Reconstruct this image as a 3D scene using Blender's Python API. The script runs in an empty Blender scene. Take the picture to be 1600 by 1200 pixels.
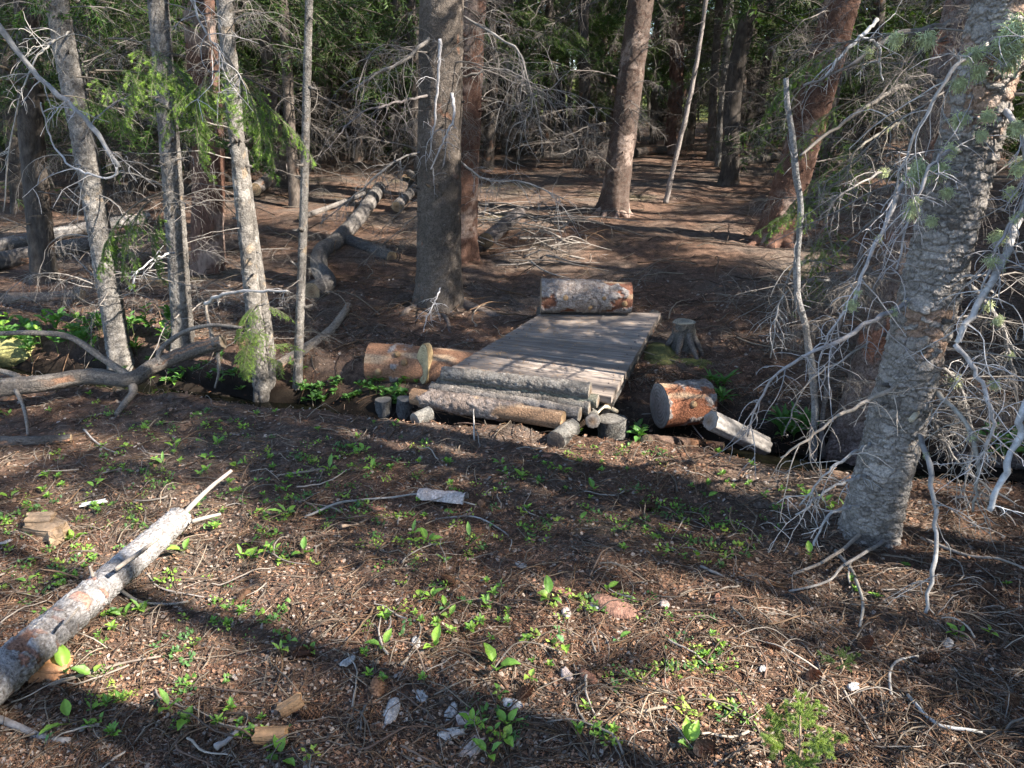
import bpy, math, random
import numpy as np
from mathutils import Vector, Matrix, Euler

# ------------------------------------------------------------------ camera, world, sun, exposure
SC = bpy.context.scene
COL = SC.collection
FOC, CAMZ, PITCH = 1180.0, 1.6, math.radians(21)
cam = bpy.data.cameras.new("camera"); camo = bpy.data.objects.new("camera", cam); COL.objects.link(camo)
cam.sensor_fit = 'HORIZONTAL'; cam.sensor_width = 36.0; cam.lens = 36.0 * FOC / 1600.0
cam.clip_start = 0.05; cam.clip_end = 600.0
camo.location = (0, 0, CAMZ); camo.rotation_euler = (math.pi / 2 - PITCH, 0, 0)
SC.camera = camo

SUN_EL, SUN_AZ = math.radians(40), math.radians(-24)      # azimuth measured from +X (the right) towards +Y
S = np.array([math.cos(SUN_EL) * math.cos(SUN_AZ), math.cos(SUN_EL) * math.sin(SUN_AZ), math.sin(SUN_EL)])
W = bpy.data.worlds.new("World"); SC.world = W; W.use_nodes = True
nt = W.node_tree; sky = nt.nodes.new("ShaderNodeTexSky"); sky.sky_type = 'NISHITA'; sky.sun_disc = False
sky.sun_elevation = SUN_EL; sky.sun_rotation = math.atan2(S[0], S[1]); sky.altitude = 2700
sky.air_density = 1.0; sky.dust_density = 3.0; sky.ozone_density = 0.3
nt.links.new(sky.outputs[0], nt.nodes["Background"].inputs[0]); nt.nodes["Background"].inputs[1].default_value = 0.135
sl = bpy.data.lights.new("sun", 'SUN'); sl.energy = 5.0; sl.angle = math.radians(0.5); sl.color = (1.0, 0.94, 0.86)
so = bpy.data.objects.new("sun", sl); COL.objects.link(so)
so.rotation_euler = Vector(S).to_track_quat('Z', 'Y').to_euler()
SC.view_settings.view_transform = 'Standard'; SC.view_settings.look = 'None'
SC.view_settings.exposure = 2.15; SC.view_settings.use_white_balance = True; SC.view_settings.white_balance_temperature = 6550; SC.view_settings.gamma = 1.0; SC.view_settings.use_curve_mapping = False
cy = SC.cycles
cy.use_denoising = True; cy.max_bounces = 6; cy.diffuse_bounces = 4; cy.glossy_bounces = 2
cy.transmission_bounces = 3; cy.transparent_max_bounces = 4; cy.caustics_reflective = False; cy.caustics_refractive = False
cy.use_adaptive_sampling = True; cy.adaptive_threshold = 0.02

random.seed(7); RG = np.random.default_rng(7)
R_ = random.uniform

# ------------------------------------------------------------------ noise
def _h(ix, iy, iz, s=0):
    n = (ix.astype(np.int64) * 374761393 + iy.astype(np.int64) * 668265263 + iz.astype(np.int64) * 2147483647 + s * 974634777) & 0xffffffff
    n = ((n ^ (n >> 13)) * 1274126177) & 0xffffffff
    n = (n ^ (n >> 16)) & 0xffffffff
    return n / 4294967295.0
def vn(x, y, z=0.0, s=0):
    x, y, z = np.broadcast_arrays(np.asarray(x, float), np.asarray(y, float), np.asarray(z, float))
    ix, iy, iz = np.floor(x), np.floor(y), np.floor(z)
    fx, fy, fz = x - ix, y - iy, z - iz
    fx = fx * fx * (3 - 2 * fx); fy = fy * fy * (3 - 2 * fy); fz = fz * fz * (3 - 2 * fz)
    def H(a, b, c): return _h(ix + a, iy + b, iz + c, s)
    c0 = (H(0,0,0)*(1-fx)+H(1,0,0)*fx)*(1-fy)+(H(0,1,0)*(1-fx)+H(1,1,0)*fx)*fy
    c1 = (H(0,0,1)*(1-fx)+H(1,0,1)*fx)*(1-fy)+(H(0,1,1)*(1-fx)+H(1,1,1)*fx)*fy
    return c0*(1-fz)+c1*fz
def fbm(x, y, z=0.0, o=4, s=0):
    r = 0; a = .5; t = 0; f = 1.0
    for i in range(o):
        r = r + a * vn(np.asarray(x) * f, np.asarray(y) * f, np.asarray(z) * f, s + i); t += a; a *= .5; f *= 2.03
    return r / t
def worley(u, v, nu, s=0):
    """cells on a tube: u in cells (periodic at nu), v in cells. -> F1, F2, cell random, offset v"""
    iu, iv = np.floor(u), np.floor(v)
    F1 = np.full(u.shape, 9.0); F2 = np.full(u.shape, 9.0); rid = np.zeros(u.shape); ov = np.zeros(u.shape)
    for a in (-1, 0, 1):
        for b in (-1, 0, 1):
            cu, cv = iu + a, iv + b; cm = np.mod(cu, nu)
            jx = _h(cm, cv, cm * 0, s); jy = _h(cm, cv, cm * 0, s + 1)
            du, dv = cu + .1 + .8 * jx - u, cv + .1 + .8 * jy - v
            d = np.sqrt(du * du + dv * dv)
            m = d < F1
            F2 = np.where(m, F1, np.minimum(F2, d)); rid = np.where(m, _h(cm, cv, cm * 0, s + 2), rid)
            ov = np.where(m, dv, ov); F1 = np.where(m, d, F1)
    return F1, F2, rid, ov

# ------------------------------------------------------------------ terrain and pixel helpers
NX = [-40, -8, -4.1, -0.9, 0.62, 2.3, 6, 40]; NY = [13, 5.7, 4.75, 3.72, 3.34, 2.95, 2.0, -6]
FX = [-40, -8, -4.1, -1.5, -0.5, 1.25, 2.5, 6, 40]; FY = [15, 7.2, 5.7, 5.0, 4.85, 4.7, 4.1, 3.1, -4]
def hgt(x, y):
    x = np.asarray(x, float); y = np.asarray(y, float)
    n = np.interp(x, NX, NY); f = np.interp(x, FX, FY)
    j = (fbm(x * 2.3, y * 2.3, 0, 3, 5) - .5) * .25
    n2, f2 = n + j, f - j
    a = np.clip((y - n2 + .02) / .26, 0, 1); a = a * a * (3 - 2 * a)
    b = np.clip((y - n2 - .45) / np.maximum(f2 - n2 - .45, .2), 0, 1); b = b * (2 - b)
    trench = -.31 * a * (1 - b)
    rise = np.where(y > f, .62 * (1 - np.exp(-np.maximum(y - f, 0) / 7.0)), 0)
    far = np.maximum(np.hypot(x, y) - 34, 0) * .05
    bumps = (fbm(x * .7, y * .7, 0, 3, 9) - .5) * .16 + (fbm(x * 3.1, y * 3.1, 0, 3, 11) - .5) * .05
    near = np.clip((y - 0.5) / 2, 0, 1)
    return trench + rise + np.minimum(far, 4) + bumps * (.4 + .6 * near)
CP, SP = math.cos(PITCH), math.sin(PITCH)
def ray(px, py):
    a, b = px - 800.0, 600.0 - py
    d = np.array([a, FOC * CP + b * SP, -FOC * SP + b * CP]); return d / np.linalg.norm(d)
def P(px, py, Y):
    d = ray(px, py); return np.array([0, 0, CAMZ]) + d * (Y / d[1])
def G(px, py, lift=0.0):
    d = ray(px, py); t = 1.0 + np.arange(0, 4000) * .02
    X = d[0] * t; Y = d[1] * t; Z = CAMZ + d[2] * t
    k = np.nonzero(Z < hgt(X, Y) + lift)[0]
    i = k[0] if len(k) else 3999
    return np.array([X[i], Y[i], float(hgt(X[i], Y[i]))])
def proj(p):
    p = np.atleast_2d(p); x = p[:, 0]; y = p[:, 1]; z = p[:, 2] - CAMZ
    dep = y * CP - z * SP; up = y * SP + z * CP
    dep = np.where(dep < .05, .05, dep)
    return 800 + FOC * x / dep, 600 - FOC * up / dep, dep

# ------------------------------------------------------------------ mesh helpers
def mkmesh(name, V, F, col=None, mats=(), smooth=True, mi=None):
    """F: list of int arrays (m,k)"""
    me = bpy.data.meshes.new(name)
    V = np.ascontiguousarray(V, dtype=np.float32)
    F = [np.asarray(f, np.int32) for f in F if len(f)]
    loops = np.concatenate([f.ravel() for f in F]); tot = np.concatenate([np.full(len(f), f.shape[1], np.int32) for f in F])
    st = np.concatenate([[0], np.cumsum(tot)[:-1]]).astype(np.int32)
    me.vertices.add(len(V)); me.vertices.foreach_set("co", V.ravel())
    me.loops.add(len(loops)); me.loops.foreach_set("vertex_index", loops)
    me.polygons.add(len(tot)); me.polygons.foreach_set("loop_start", st)
    try: me.polygons.foreach_set("loop_total", tot)
    except Exception: pass
    if mi is not None: me.polygons.foreach_set("material_index", np.asarray(mi, np.int32))
    me.update(calc_edges=True)
    me.polygons.foreach_set("use_smooth", np.full(len(tot), smooth))
    if col is not None:
        a = me.attributes.new("Col", 'FLOAT_COLOR', 'POINT')
        c = np.ones((len(V), 4), np.float32); c[:, :3] = col; a.data.foreach_set("color", c.ravel())
    for m in mats: me.materials.append(m)
    me.validate()
    return me
class MB:
    def __init__(s): s.V = []; s.F = []; s.C = []; s.n = 0
    def add(s, V, F, c=(1, 1, 1)):
        V = np.asarray(V, float)
        s.V.append(V); s.F += [np.asarray(f) + s.n for f in (F if isinstance(F, list) else [F])]
        c = np.asarray(c, float); s.C.append(np.broadcast_to(c, (len(V), 3)) if c.ndim == 1 else c); s.n += len(V)
        return s
    def mesh(s, name, mats, smooth=True, org=(0, 0, 0)):
        return mkmesh(name, np.concatenate(s.V) - np.asarray(org), s.F, np.concatenate(s.C), mats, smooth)
def frames(Pt):
    T = np.gradient(Pt, axis=0); T /= np.linalg.norm(T, axis=1, keepdims=True) + 1e-9
    ref = np.array([0, 0, 1.]) if abs(T[0, 2]) < .8 else np.array([0, 1., 0])
    n = ref - T[0] * ref.dot(T[0]); n /= np.linalg.norm(n); N = [n]
    for i in range(1, len(T)):
        n = n - T[i] * n.dot(T[i]); n = n / (np.linalg.norm(n) + 1e-9); N.append(n)
    N = np.array(N); return T, N, np.cross(T, N)
def gridfaces(m, k, wrap=True):
    i = np.arange(m - 1)[:, None]; j = np.arange(k if wrap else k - 1)[None]; j2 = (j + 1) % k
    return np.stack([i * k + j, i * k + j2, (i + 1) * k + j2, (i + 1) * k + j], -1).reshape(-1, 4)
def tube(Pt, Rd, k=6, cap=True):
    Pt = np.asarray(Pt, float); Rd = np.broadcast_to(np.asarray(Rd, float), (len(Pt),))
    T, N, B = frames(Pt); a = np.arange(k) * 2 * math.pi / k
    V = (Pt[:, None] + Rd[:, None, None] * (np.cos(a)[None, :, None] * N[:, None] + np.sin(a)[None, :, None] * B[:, None])).reshape(-1, 3)
    F = [gridfaces(len(Pt), k)]
    if cap:
        m = len(V); V = np.vstack([V, Pt[0], Pt[-1]]); j = np.arange(k); j2 = (j + 1) % k; b = (len(Pt) - 1) * k
        F.append(np.stack([j2, j, j * 0 + m], -1)); F.append(np.stack([b + j, b + j2, j * 0 + m + 1], -1))
    return V, F
def btubes(Pt, Rd, k=3):
    """many tubes: Pt (N,m,3), Rd (N,m)"""
    N, m, _ = Pt.shape
    T = np.gradient(Pt, axis=1); T /= np.linalg.norm(T, axis=2, keepdims=True) + 1e-9
    ref = np.where(np.abs(T[:, :1, 2:3]) < .9, np.array([0, 0, 1.]), np.array([1., 0, 0]))
    A = np.cross(T, ref); A /= np.linalg.norm(A, axis=2, keepdims=True) + 1e-9; B = np.cross(T, A)
    a = np.arange(k) * 2 * math.pi / k
    V = Pt[:, :, None] + Rd[:, :, None, None] * (np.cos(a)[:, None] * A[:, :, None] + np.sin(a)[:, None] * B[:, :, None])
    F = gridfaces(m, k)[None] + (np.arange(N) * m * k)[:, None, None]
    return V.reshape(-1, 3), F.reshape(-1, 4)
def smooth_path(pts, n):
    pts = np.asarray(pts, float)
    if len(pts) < 3:
        t = np.linspace(0, 1, n)[:, None]; return pts[0] * (1 - t) + pts[-1] * t
    d = np.concatenate([[0], np.cumsum(np.linalg.norm(np.diff(pts, axis=0), axis=1))]); q = np.linspace(0, d[-1], n)
    ext = np.vstack([2 * pts[0] - pts[1], pts, 2 * pts[-1] - pts[-2]]); out = []
    for s in q:
        i = min(np.searchsorted(d, s, 'right') - 1, len(pts) - 2); t = (s - d[i]) / (d[i + 1] - d[i] + 1e-9)
        p0, p1, p2, p3 = ext[i:i + 4]
        out.append(.5 * ((2 * p1) + (-p0 + p2) * t + (2 * p0 - 5 * p1 + 4 * p2 - p3) * t * t + (-p0 + 3 * p1 - 3 * p2 + p3) * t ** 3))
    return np.array(out)
def arcs(p0, d0, L, n, grav, wig=0.0, rg=RG):
    """batch arcs: p0 (N,3) d0 (N,3) L (N) -> (N,n,3)"""
    N = len(p0); out = np.zeros((N, n, 3)); out[:, 0] = p0; d = d0 / (np.linalg.norm(d0, axis=1, keepdims=True) + 1e-9)
    g = np.broadcast_to(np.asarray(grav, float), (N, 3))
    for i in range(1, n):
        d = d + g / (n - 1) + rg.normal(0, wig, (N, 3)); d /= np.linalg.norm(d, axis=1, keepdims=True) + 1e-9
        out[:, i] = out[:, i - 1] + d * (L / (n - 1))[:, None]
    return out

# ------------------------------------------------------------------ materials
def newmat(name):
    m = bpy.data.materials.new(name); m.use_nodes = True; n = m.node_tree.nodes; l = m.node_tree.links
    return m, n, l, n["Principled BSDF"]
def colmat(name, rough=.9, nscale=60.0, namt=.5, bump=.3, bscale=None, stretch=None, leaf=0.0, spec=.25, tint=None):
    m, n, l, p = newmat(name)
    at = n.new("ShaderNodeAttribute"); at.attribute_name = "Col"
    tc = n.new("ShaderNodeTexCoord"); vec = tc.outputs["Object"]
    if stretch:
        mp = n.new("ShaderNodeMapping"); mp.inputs["Scale"].default_value = stretch; l.new(vec, mp.inputs[0]); vec = mp.outputs[0]
    nz = n.new("ShaderNodeTexNoise"); nz.inputs["Scale"].default_value = nscale; nz.inputs["Detail"].default_value = 5; nz.inputs["Roughness"].default_value = .7
    l.new(vec, nz.inputs["Vector"])
    mr = n.new("ShaderNodeMapRange"); mr.inputs[1].default_value = .3; mr.inputs[2].default_value = .7
    mr.inputs[3].default_value = 1 - namt; mr.inputs[4].default_value = 1 + namt; l.new(nz.outputs[0], mr.inputs[0])
    mx = n.new("ShaderNodeVectorMath"); mx.operation = 'SCALE'; l.new(at.outputs["Color"], mx.inputs[0]); l.new(mr.outputs[0], mx.inputs["Scale"])
    l.new(mx.outputs[0], p.inputs["Base Color"]); p.inputs["Roughness"].default_value = rough
    p.inputs["Specular IOR Level"].default_value = spec
    if bump:
        n2 = n.new("ShaderNodeTexNoise"); n2.inputs["Scale"].default_value = bscale or nscale; n2.inputs["Detail"].default_value = 6; l.new(vec, n2.inputs["Vector"])
        b = n.new("ShaderNodeBump"); b.inputs["Strength"].default_value = bump; b.inputs["Distance"].default_value = .01
        l.new(n2.outputs[0], b.inputs["Height"]); l.new(b.outputs[0], p.inputs["Normal"])
    if leaf:
        tr = n.new("ShaderNodeBsdfTranslucent"); ad = n.new("ShaderNodeMixShader"); ad.inputs[0].default_value = leaf
        sc = n.new("ShaderNodeVectorMath"); sc.operation = 'MULTIPLY'; sc.inputs[1].default_value = (1.3, 1.5, .5)
        l.new(mx.outputs[0], sc.inputs[0]); l.new(sc.outputs[0], tr.inputs[0])
        l.new(p.outputs[0], ad.inputs[1]); l.new(tr.outputs[0], ad.inputs[2]); l.new(ad.outputs[0], n["Material Output"].inputs[0])
    return m
M_bark = colmat("bark", .92, 100, .55, .9, 130)
M_barkf = colmat("bark_far", .92, 30, .5, .7, 60, stretch=(1, 1, .4))
M_wood = colmat("wood_surface", .8, 35, .35, .35, 60)
M_cut = colmat("cut_wood", .85, 50, .3, .4, 90)
M_twig = colmat("twig", .85, 40, .35, .2, 80)
M_litter = colmat("litter", .9, 90, .3, 0)
M_needle = colmat("needles", .6, 4, .35, 0, leaf=.3, spec=.3)
M_leaf = colmat("leaf", .5, 30, .18, .12, 60, leaf=.38, spec=.4)
M_lichen = colmat("lichen", .95, 40, .3, 0, leaf=.25)
M_moss = colmat("moss", .95, 60, .5, .8, 120)

# ------------------------------------------------------------------ object helpers
def tag(o, label=None, cat=None, group=None, kind=None):
    if label: o["label"] = label
    if cat: o["category"] = cat
    if group: o["group"] = group
    if kind: o["kind"] = kind
    return o
def ob(name, me, loc=(0, 0, 0), rot=None, parent=None, scale=None):
    o = bpy.data.objects.new(name, me); COL.objects.link(o); o.location = loc
    if rot is not None: o.rotation_euler = rot
    if scale is not None: o.scale = (scale,) * 3 if isinstance(scale, (int, float)) else scale
    if parent is not None: o.parent = parent
    return o
def empty(name, loc, label=None, cat=None, group=None):
    o = ob(name, None, loc); o.empty_display_size = .1; return tag(o, label, cat, group)
LAND = []                       # landmarks used for naming small things: (text, x, y)
def land(text, p): LAND.append((text, float(p[0]), float(p[1])))
ORD = ['nearest', 'second nearest', 'third nearest', 'fourth nearest', 'fifth nearest', 'sixth nearest', 'seventh nearest', 'eighth nearest', 'ninth nearest', 'tenth nearest',
       'eleventh nearest', 'twelfth nearest', 'thirteenth nearest', 'fourteenth nearest', 'fifteenth nearest', 'sixteenth nearest', 'seventeenth nearest', 'eighteenth nearest', 'nineteenth nearest', 'twentieth nearest']
def auto_labels(items, what, group=None):
    """items: (obj, adjective). Label: '<adj> <what>, nth nearest to <landmark>'"""
    by = {}
    for o, adj in items:
        x, y = o.location.x, o.location.y
        d = sorted((math.hypot(x - lx, y - ly), t) for t, lx, ly in LAND)
        by.setdefault((d[0][1], adj), []).append((d[0][0], o))
    for (t, adj), lst in by.items():
        lst.sort(key=lambda q: q[0])
        for i, (_, o) in enumerate(lst):
            o["label"] = f"{adj} {what}, {ORD[min(i, 19)]} to {t}"
            if group: o["group"] = group

# ------------------------------------------------------------------ ground sheet
def warp(lo, hi, dlo, dhi, nd, nf):
    mid = np.linspace(dlo, dhi, nd); st = mid[1] - mid[0]
    def side(L, n):
        k = 1.0; a, b = 1.0001, 3.0
        for _ in range(60):
            k = (a + b) / 2; s = st * k * (k ** n - 1) / (k - 1)
            if s > L: b = k
            else: a = k
        return np.cumsum(st * k ** np.arange(1, n + 1))
    return np.concatenate([(dlo - side(dlo - lo, nf))[::-1], mid, dhi + side(hi - dhi, nf)])
gx = warp(-90, 90, -3.6, 3.6, 330, 60); gy = warp(-30, 110, 1.2, 6.5, 250, 70)
X, Y = np.meshgrid(gx, gy); Z = hgt(X, Y)
nearm = np.exp(-np.maximum(np.hypot(X, Y) - 6, 0) / 4)
Z = Z + nearm * ((fbm(X * 14, Y * 14, 0, 3, 21) - .5) * .03 + (fbm(X * 45, Y * 45, 0, 2, 25) - .5) * .014)
def groundh(x, y):
    x = np.asarray(x, float); y = np.asarray(y, float)
    nm = np.exp(-np.maximum(np.hypot(x, y) - 6, 0) / 4)
    return hgt(x, y) + nm * (fbm(x * 14, y * 14, 0, 3, 21) - .5) * .03
V = np.stack([X, Y, Z], -1).reshape(-1, 3)
def ground_mat():
    m, n, l, p = newmat("forest_floor")
    tc = n.new("ShaderNodeTexCoord"); o = tc.outputs["Object"]
    def noise(sc, det=4, rough=.6, vec=None):
        t = n.new("ShaderNodeTexNoise"); t.inputs["Scale"].default_value = sc; t.inputs["Detail"].default_value = det; t.inputs["Roughness"].default_value = rough
        l.new(vec or o, t.inputs["Vector"]); return t.outputs[0]
    def ramp(f, st):
        r = n.new("ShaderNodeValToRGB"); e = r.color_ramp.elements
        e[0].position, e[0].color = st[0][0], (*st[0][1], 1); e[1].position, e[1].color = st[-1][0], (*st[-1][1], 1)
        for q, c in st[1:-1]: x = e.new(q); x.color = (*c, 1)
        l.new(f, r.inputs[0]); return r.outputs[0]
    fine = ramp(noise(130, 6, .8), [(.25, (.03, .019, .014)), (.45, (.09, .053, .036)), (.6, (.17, .104, .070)), (.78, (.32, .235, .17))])
    grey = ramp(noise(95, 6, .85), [(.25, (.03, .022, .018)), (.5, (.10, .075, .058)), (.75, (.27, .22, .18))])
    big = ramp(noise(1.1, 3, .6), [(.42, (0, 0, 0)), (.6, (1, 1, 1))])
    mx = n.new("ShaderNodeMix"); mx.data_type = 'RGBA'; l.new(big, mx.inputs[0]); l.new(fine, mx.inputs[6]); l.new(grey, mx.inputs[7])
    # moss / dry grass tints
    ms = ramp(noise(.55, 3, .55), [(.60, (0, 0, 0)), (.72, (.55, .55, .55))]); mm = n.new("ShaderNodeMix"); mm.data_type = 'RGBA'
    g = ramp(noise(70, 5, .8), [(.3, (.03, .03, .01)), (.7, (.20, .17, .06))])
    l.new(ms, mm.inputs[0]); l.new(mx.outputs[2], mm.inputs[6]); l.new(g, mm.inputs[7])
    mot = n.new("ShaderNodeMapRange"); l.new(noise(17, 5, .75), mot.inputs[0]); mot.inputs[1].default_value = .34; mot.inputs[2].default_value = .66; mot.inputs[3].default_value = .45; mot.inputs[4].default_value = 1.6
    sv = n.new("ShaderNodeVectorMath"); sv.operation = 'SCALE'; l.new(mm.outputs[2], sv.inputs[0]); l.new(mot.outputs[0], sv.inputs["Scale"])
    at = n.new("ShaderNodeAttribute"); at.attribute_name = "Col"
    m2 = n.new("ShaderNodeMix"); m2.data_type = 'RGBA'; sp = n.new("ShaderNodeSeparateColor"); l.new(at.outputs["Color"], sp.inputs[0])
    wet = n.new("ShaderNodeRGB"); wet.outputs[0].default_value = (.018, .013, .009, 1)
    l.new(sp.outputs[0], m2.inputs[0]); l.new(sv.outputs[0], m2.inputs[6]); l.new(wet.outputs[0], m2.inputs[7])
    m3 = n.new("ShaderNodeMix"); m3.data_type = 'RGBA'; gr = ramp(noise(3, 6, .8), [(.3, (.05, .08, .015)), (.7, (.26, .28, .07))])
    l.new(sp.outputs[1], m3.inputs[0]); l.new(m2.outputs[2], m3.inputs[6]); l.new(gr, m3.inputs[7])
    l.new(m3.outputs[2], p.inputs["Base Color"]); p.inputs["Roughness"].default_value = .95; p.inputs["Specular IOR Level"].default_value = .15
    b = n.new("ShaderNodeBump"); b.inputs["Strength"].default_value = .9; b.inputs["Distance"].default_value = .012
    l.new(noise(110, 6, .8), b.inputs["Height"]); l.new(b.outputs[0], p.inputs["Normal"])
    return m
nn = np.interp(X, NX, NY); ff = np.interp(X, FX, FY)
wetm = np.clip((-.07 - Z) / .12, 0, 1) * (Y > nn - .3) * (Y < ff + .3)
far = np.clip((np.hypot(X, Y) - 30) / 6, 0, 1)
gc = np.stack([wetm, far, wetm * 0], -1).reshape(-1, 3)
me = mkmesh("ground", V, [gridfaces(len(gy), len(gx), False)], gc, [ground_mat()])
tag(ob("ground", me), kind="structure")

# creek water
wm, wn_, wl, wp = newmat("creek_water")
wp.inputs["Base Color"].default_value = (.006, .006, .004, 1); wp.inputs["Roughness"].default_value = .06; wp.inputs["IOR"].default_value = 1.33
t = wn_.new("ShaderNodeTexNoise"); t.inputs["Scale"].default_value = 9; b = wn_.new("ShaderNodeBump"); b.inputs["Strength"].default_value = .25; b.inputs["Distance"].default_value = .02
wl.new(t.outputs[0], b.inputs["Height"]); wl.new(b.outputs[0], wp.inputs["Normal"])
xs = np.linspace(-7, 5, 60); c = np.interp(xs, NX, NY) + .4
V = np.concatenate([np.stack([xs, c - .5, xs * 0 - .245], -1), np.stack([xs, c + .5, xs * 0 - .245], -1)])
i = np.arange(59); tag(ob("creek_water", mkmesh("creek_water", V, [np.stack([i, i + 1, i + 61, i + 60], -1)], None, [wm])), kind="structure")

# ------------------------------------------------------------------ bark tubes
def bark_tube(Pt, rfn, na, cell=(.03, .035), amp=.006, seed=0, shingle=0.0, colA=(.16, .14, .13), colB=(.08, .07, .06), colC=(.3, .15, .08), pC=.06, crack=(.05, .035, .028), bare=None, bareC=(.25, .11, .05)):
    """Pt (m,3) path. rfn(s, th)->radius. bare: threshold noise for missing bark."""
    Pt = np.asarray(Pt, float); m = len(Pt); T, N, B = frames(Pt)
    s = np.concatenate([[0], np.cumsum(np.linalg.norm(np.diff(Pt, axis=0), axis=1))])
    th = np.arange(na) * 2 * math.pi / na; S_, TH = np.meshgrid(s, th, indexing='ij')
    R = rfn(S_, TH); rm = float(np.mean(R)); nu = max(4, int(round(2 * math.pi * rm / cell[0])))
    cx, cyy = np.cos(TH) * rm, np.sin(TH) * rm
    U = TH / (2 * math.pi) * nu + (fbm(cx * 22, cyy * 22, S_ * 22, 3, seed + 3) - .5) * 2.2
    Vv = S_ / cell[1] + (fbm(cx * 22, cyy * 22, S_ * 22, 3, seed + 7) - .5) * 2.2
    F1, F2, rid, ov = worley(U, Vv, nu, seed)
    G1, G2, gid, gv = worley(U * max(2, round(nu * .45)) / nu, Vv * .45, max(2, round(nu * .45)), seed + 50)
    sel = (gid < .45)[...] if True else None
    F1 = np.where(sel, G1, F1); F2 = np.where(sel, G2, F2); rid = np.where(sel, gid * 2.2, rid).clip(0, 1); ov = np.where(sel, gv, ov)
    e = np.clip((F2 - F1) / .17, 0, 1); e = e * e * (3 - 2 * e)
    D = amp * (e * (.35 + .65 * rid) + .75 * np.clip(ov + .3, -.4, .7) * e)
    if shingle:
        D0 = amp * (.36 * e + .9 * np.clip(ov + .45, 0, 1) * (.3 + .7 * rid) * (1 - np.clip((ov - .38) / .10, 0, 1)) + .3 * (vn(U * 2.3, Vv * 2.3, 0, seed) - .5))
        D = D * (1 - shingle) + D0 * shingle; e = np.minimum(e, 1 - .85 * np.clip((ov - .30) / .14, 0, 1)) * (1 - .35 * shingle) + .35 * shingle  # colour also darkens at lower plate edges, as painted undercut shade
    rough = fbm(cx * 60, cyy * 60, S_ * 60, 2, seed + 9) - .5
    D = D + amp * .8 * rough + rm * .10 * (fbm(cx * 9, cyy * 9, S_ * 5, 3, seed + 1) - .5)
    A, Bc, Cc, K = map(np.array, (colA, colB, colC, crack))
    tone = (fbm(cx * 7, cyy * 7, S_ * 7, 3, seed + 4) * 1.6 - .3).clip(0, 1)[..., None] * .5 + rid[..., None] * .5
    C = Bc + (A - Bc) * tone
    mC = ((_h(np.floor(rid * 9973), np.floor(rid * 7919), rid * 0, 3) < pC * 4)).astype(float)[..., None] * np.clip((fbm(cx * 5, cyy * 5, S_ * 4, 3, seed + 40) - .56) / .08, 0, 1)[..., None] * .7
    C = C * (1 - mC) + Cc * mC
    D = D - mC[..., 0] * amp * .5
    ew = (.4 + .6 * e)[..., None]; C = C * ew + K * (1 - ew)
    if bare is not None:
        q = fbm(cx * 6 + 3, cyy * 6, S_ * 5, 4, seed + 12) + (rid - .5) * .05
        k = np.clip((q - bare) / .015, 0, 1); D = D * k * 1.0 + (1 - k) * (-amp * .9)
        bc = np.array(bareC) * (.55 + .9 * fbm(cx * 10, cyy * 10, S_ * 3, 4, seed + 15))[..., None]
        pale = np.clip((fbm(cx * 14, cyy * 14, S_ * 2.2, 3, seed + 18) - .60) / .08, 0, 1)[..., None]; bc = bc * (1 - pale) + np.array([.32, .22, .14]) * pale
        C = C * k[..., None] + bc * (1 - k[..., None])
    Rr = R + D
    Vx = Pt[:, None] + Rr[..., None] * (np.cos(TH)[..., None] * N[:, None] + np.sin(TH)[..., None] * B[:, None])
    return Vx.reshape(-1, 3), gridfaces(m, na), C.reshape(-1, 3), (Rr, N, B)
def cutcap(c, N, B, Rr, tdir, seed=0, col=(.30, .22, .13), heart=(.16, .10, .06), rings=22, per=.0045, crackc=True):
    """disc closing a log; Rr radius per angle; tdir outward."""
    na = len(Rr); th = np.arange(na) * 2 * math.pi / na; q = np.linspace(0, 1, rings + 1)[1:]
    Rg = Rr[None] * q[:, None] * .995
    V = c + Rg[..., None] * (np.cos(th)[None, :, None] * N + np.sin(th)[None, :, None] * B) + tdir * ((1 - q[:, None, None] ** 3) * .004 + .002 * (fbm(np.cos(th)[None] * Rg * 60, np.sin(th)[None] * Rg * 60, 0, 2, seed)[..., None] - .5))
    rr = Rg + .004 * fbm(np.cos(th)[None] * 2 + 0 * Rg, np.sin(th)[None] * 2 + 0 * Rg, 0, 2, seed)
    w = .5 + .5 * np.sin(rr / per * 6.28)
    C = (np.array(heart) * (1 - q[:, None, None]) + np.array(col) * q[:, None, None]) * (.55 + .55 * w[..., None]) * (.7 + .6 * fbm(np.cos(th)[None] * Rg * 20, np.sin(th)[None] * Rg * 20, 3, 3, seed + 2)[..., None])
    C = np.where(q[:, None, None] > .96, np.array([.07, .05, .035]), C)
    V = np.vstack([V.reshape(-1, 3), c + tdir * .006]); C = np.vstack([C.reshape(-1, 3), np.array(heart)])
    m = len(V) - 1; j = np.arange(na)
    return V, [gridfaces(rings, na), np.stack([j, (j + 1) % na, j * 0 + m], -1)], C
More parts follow.
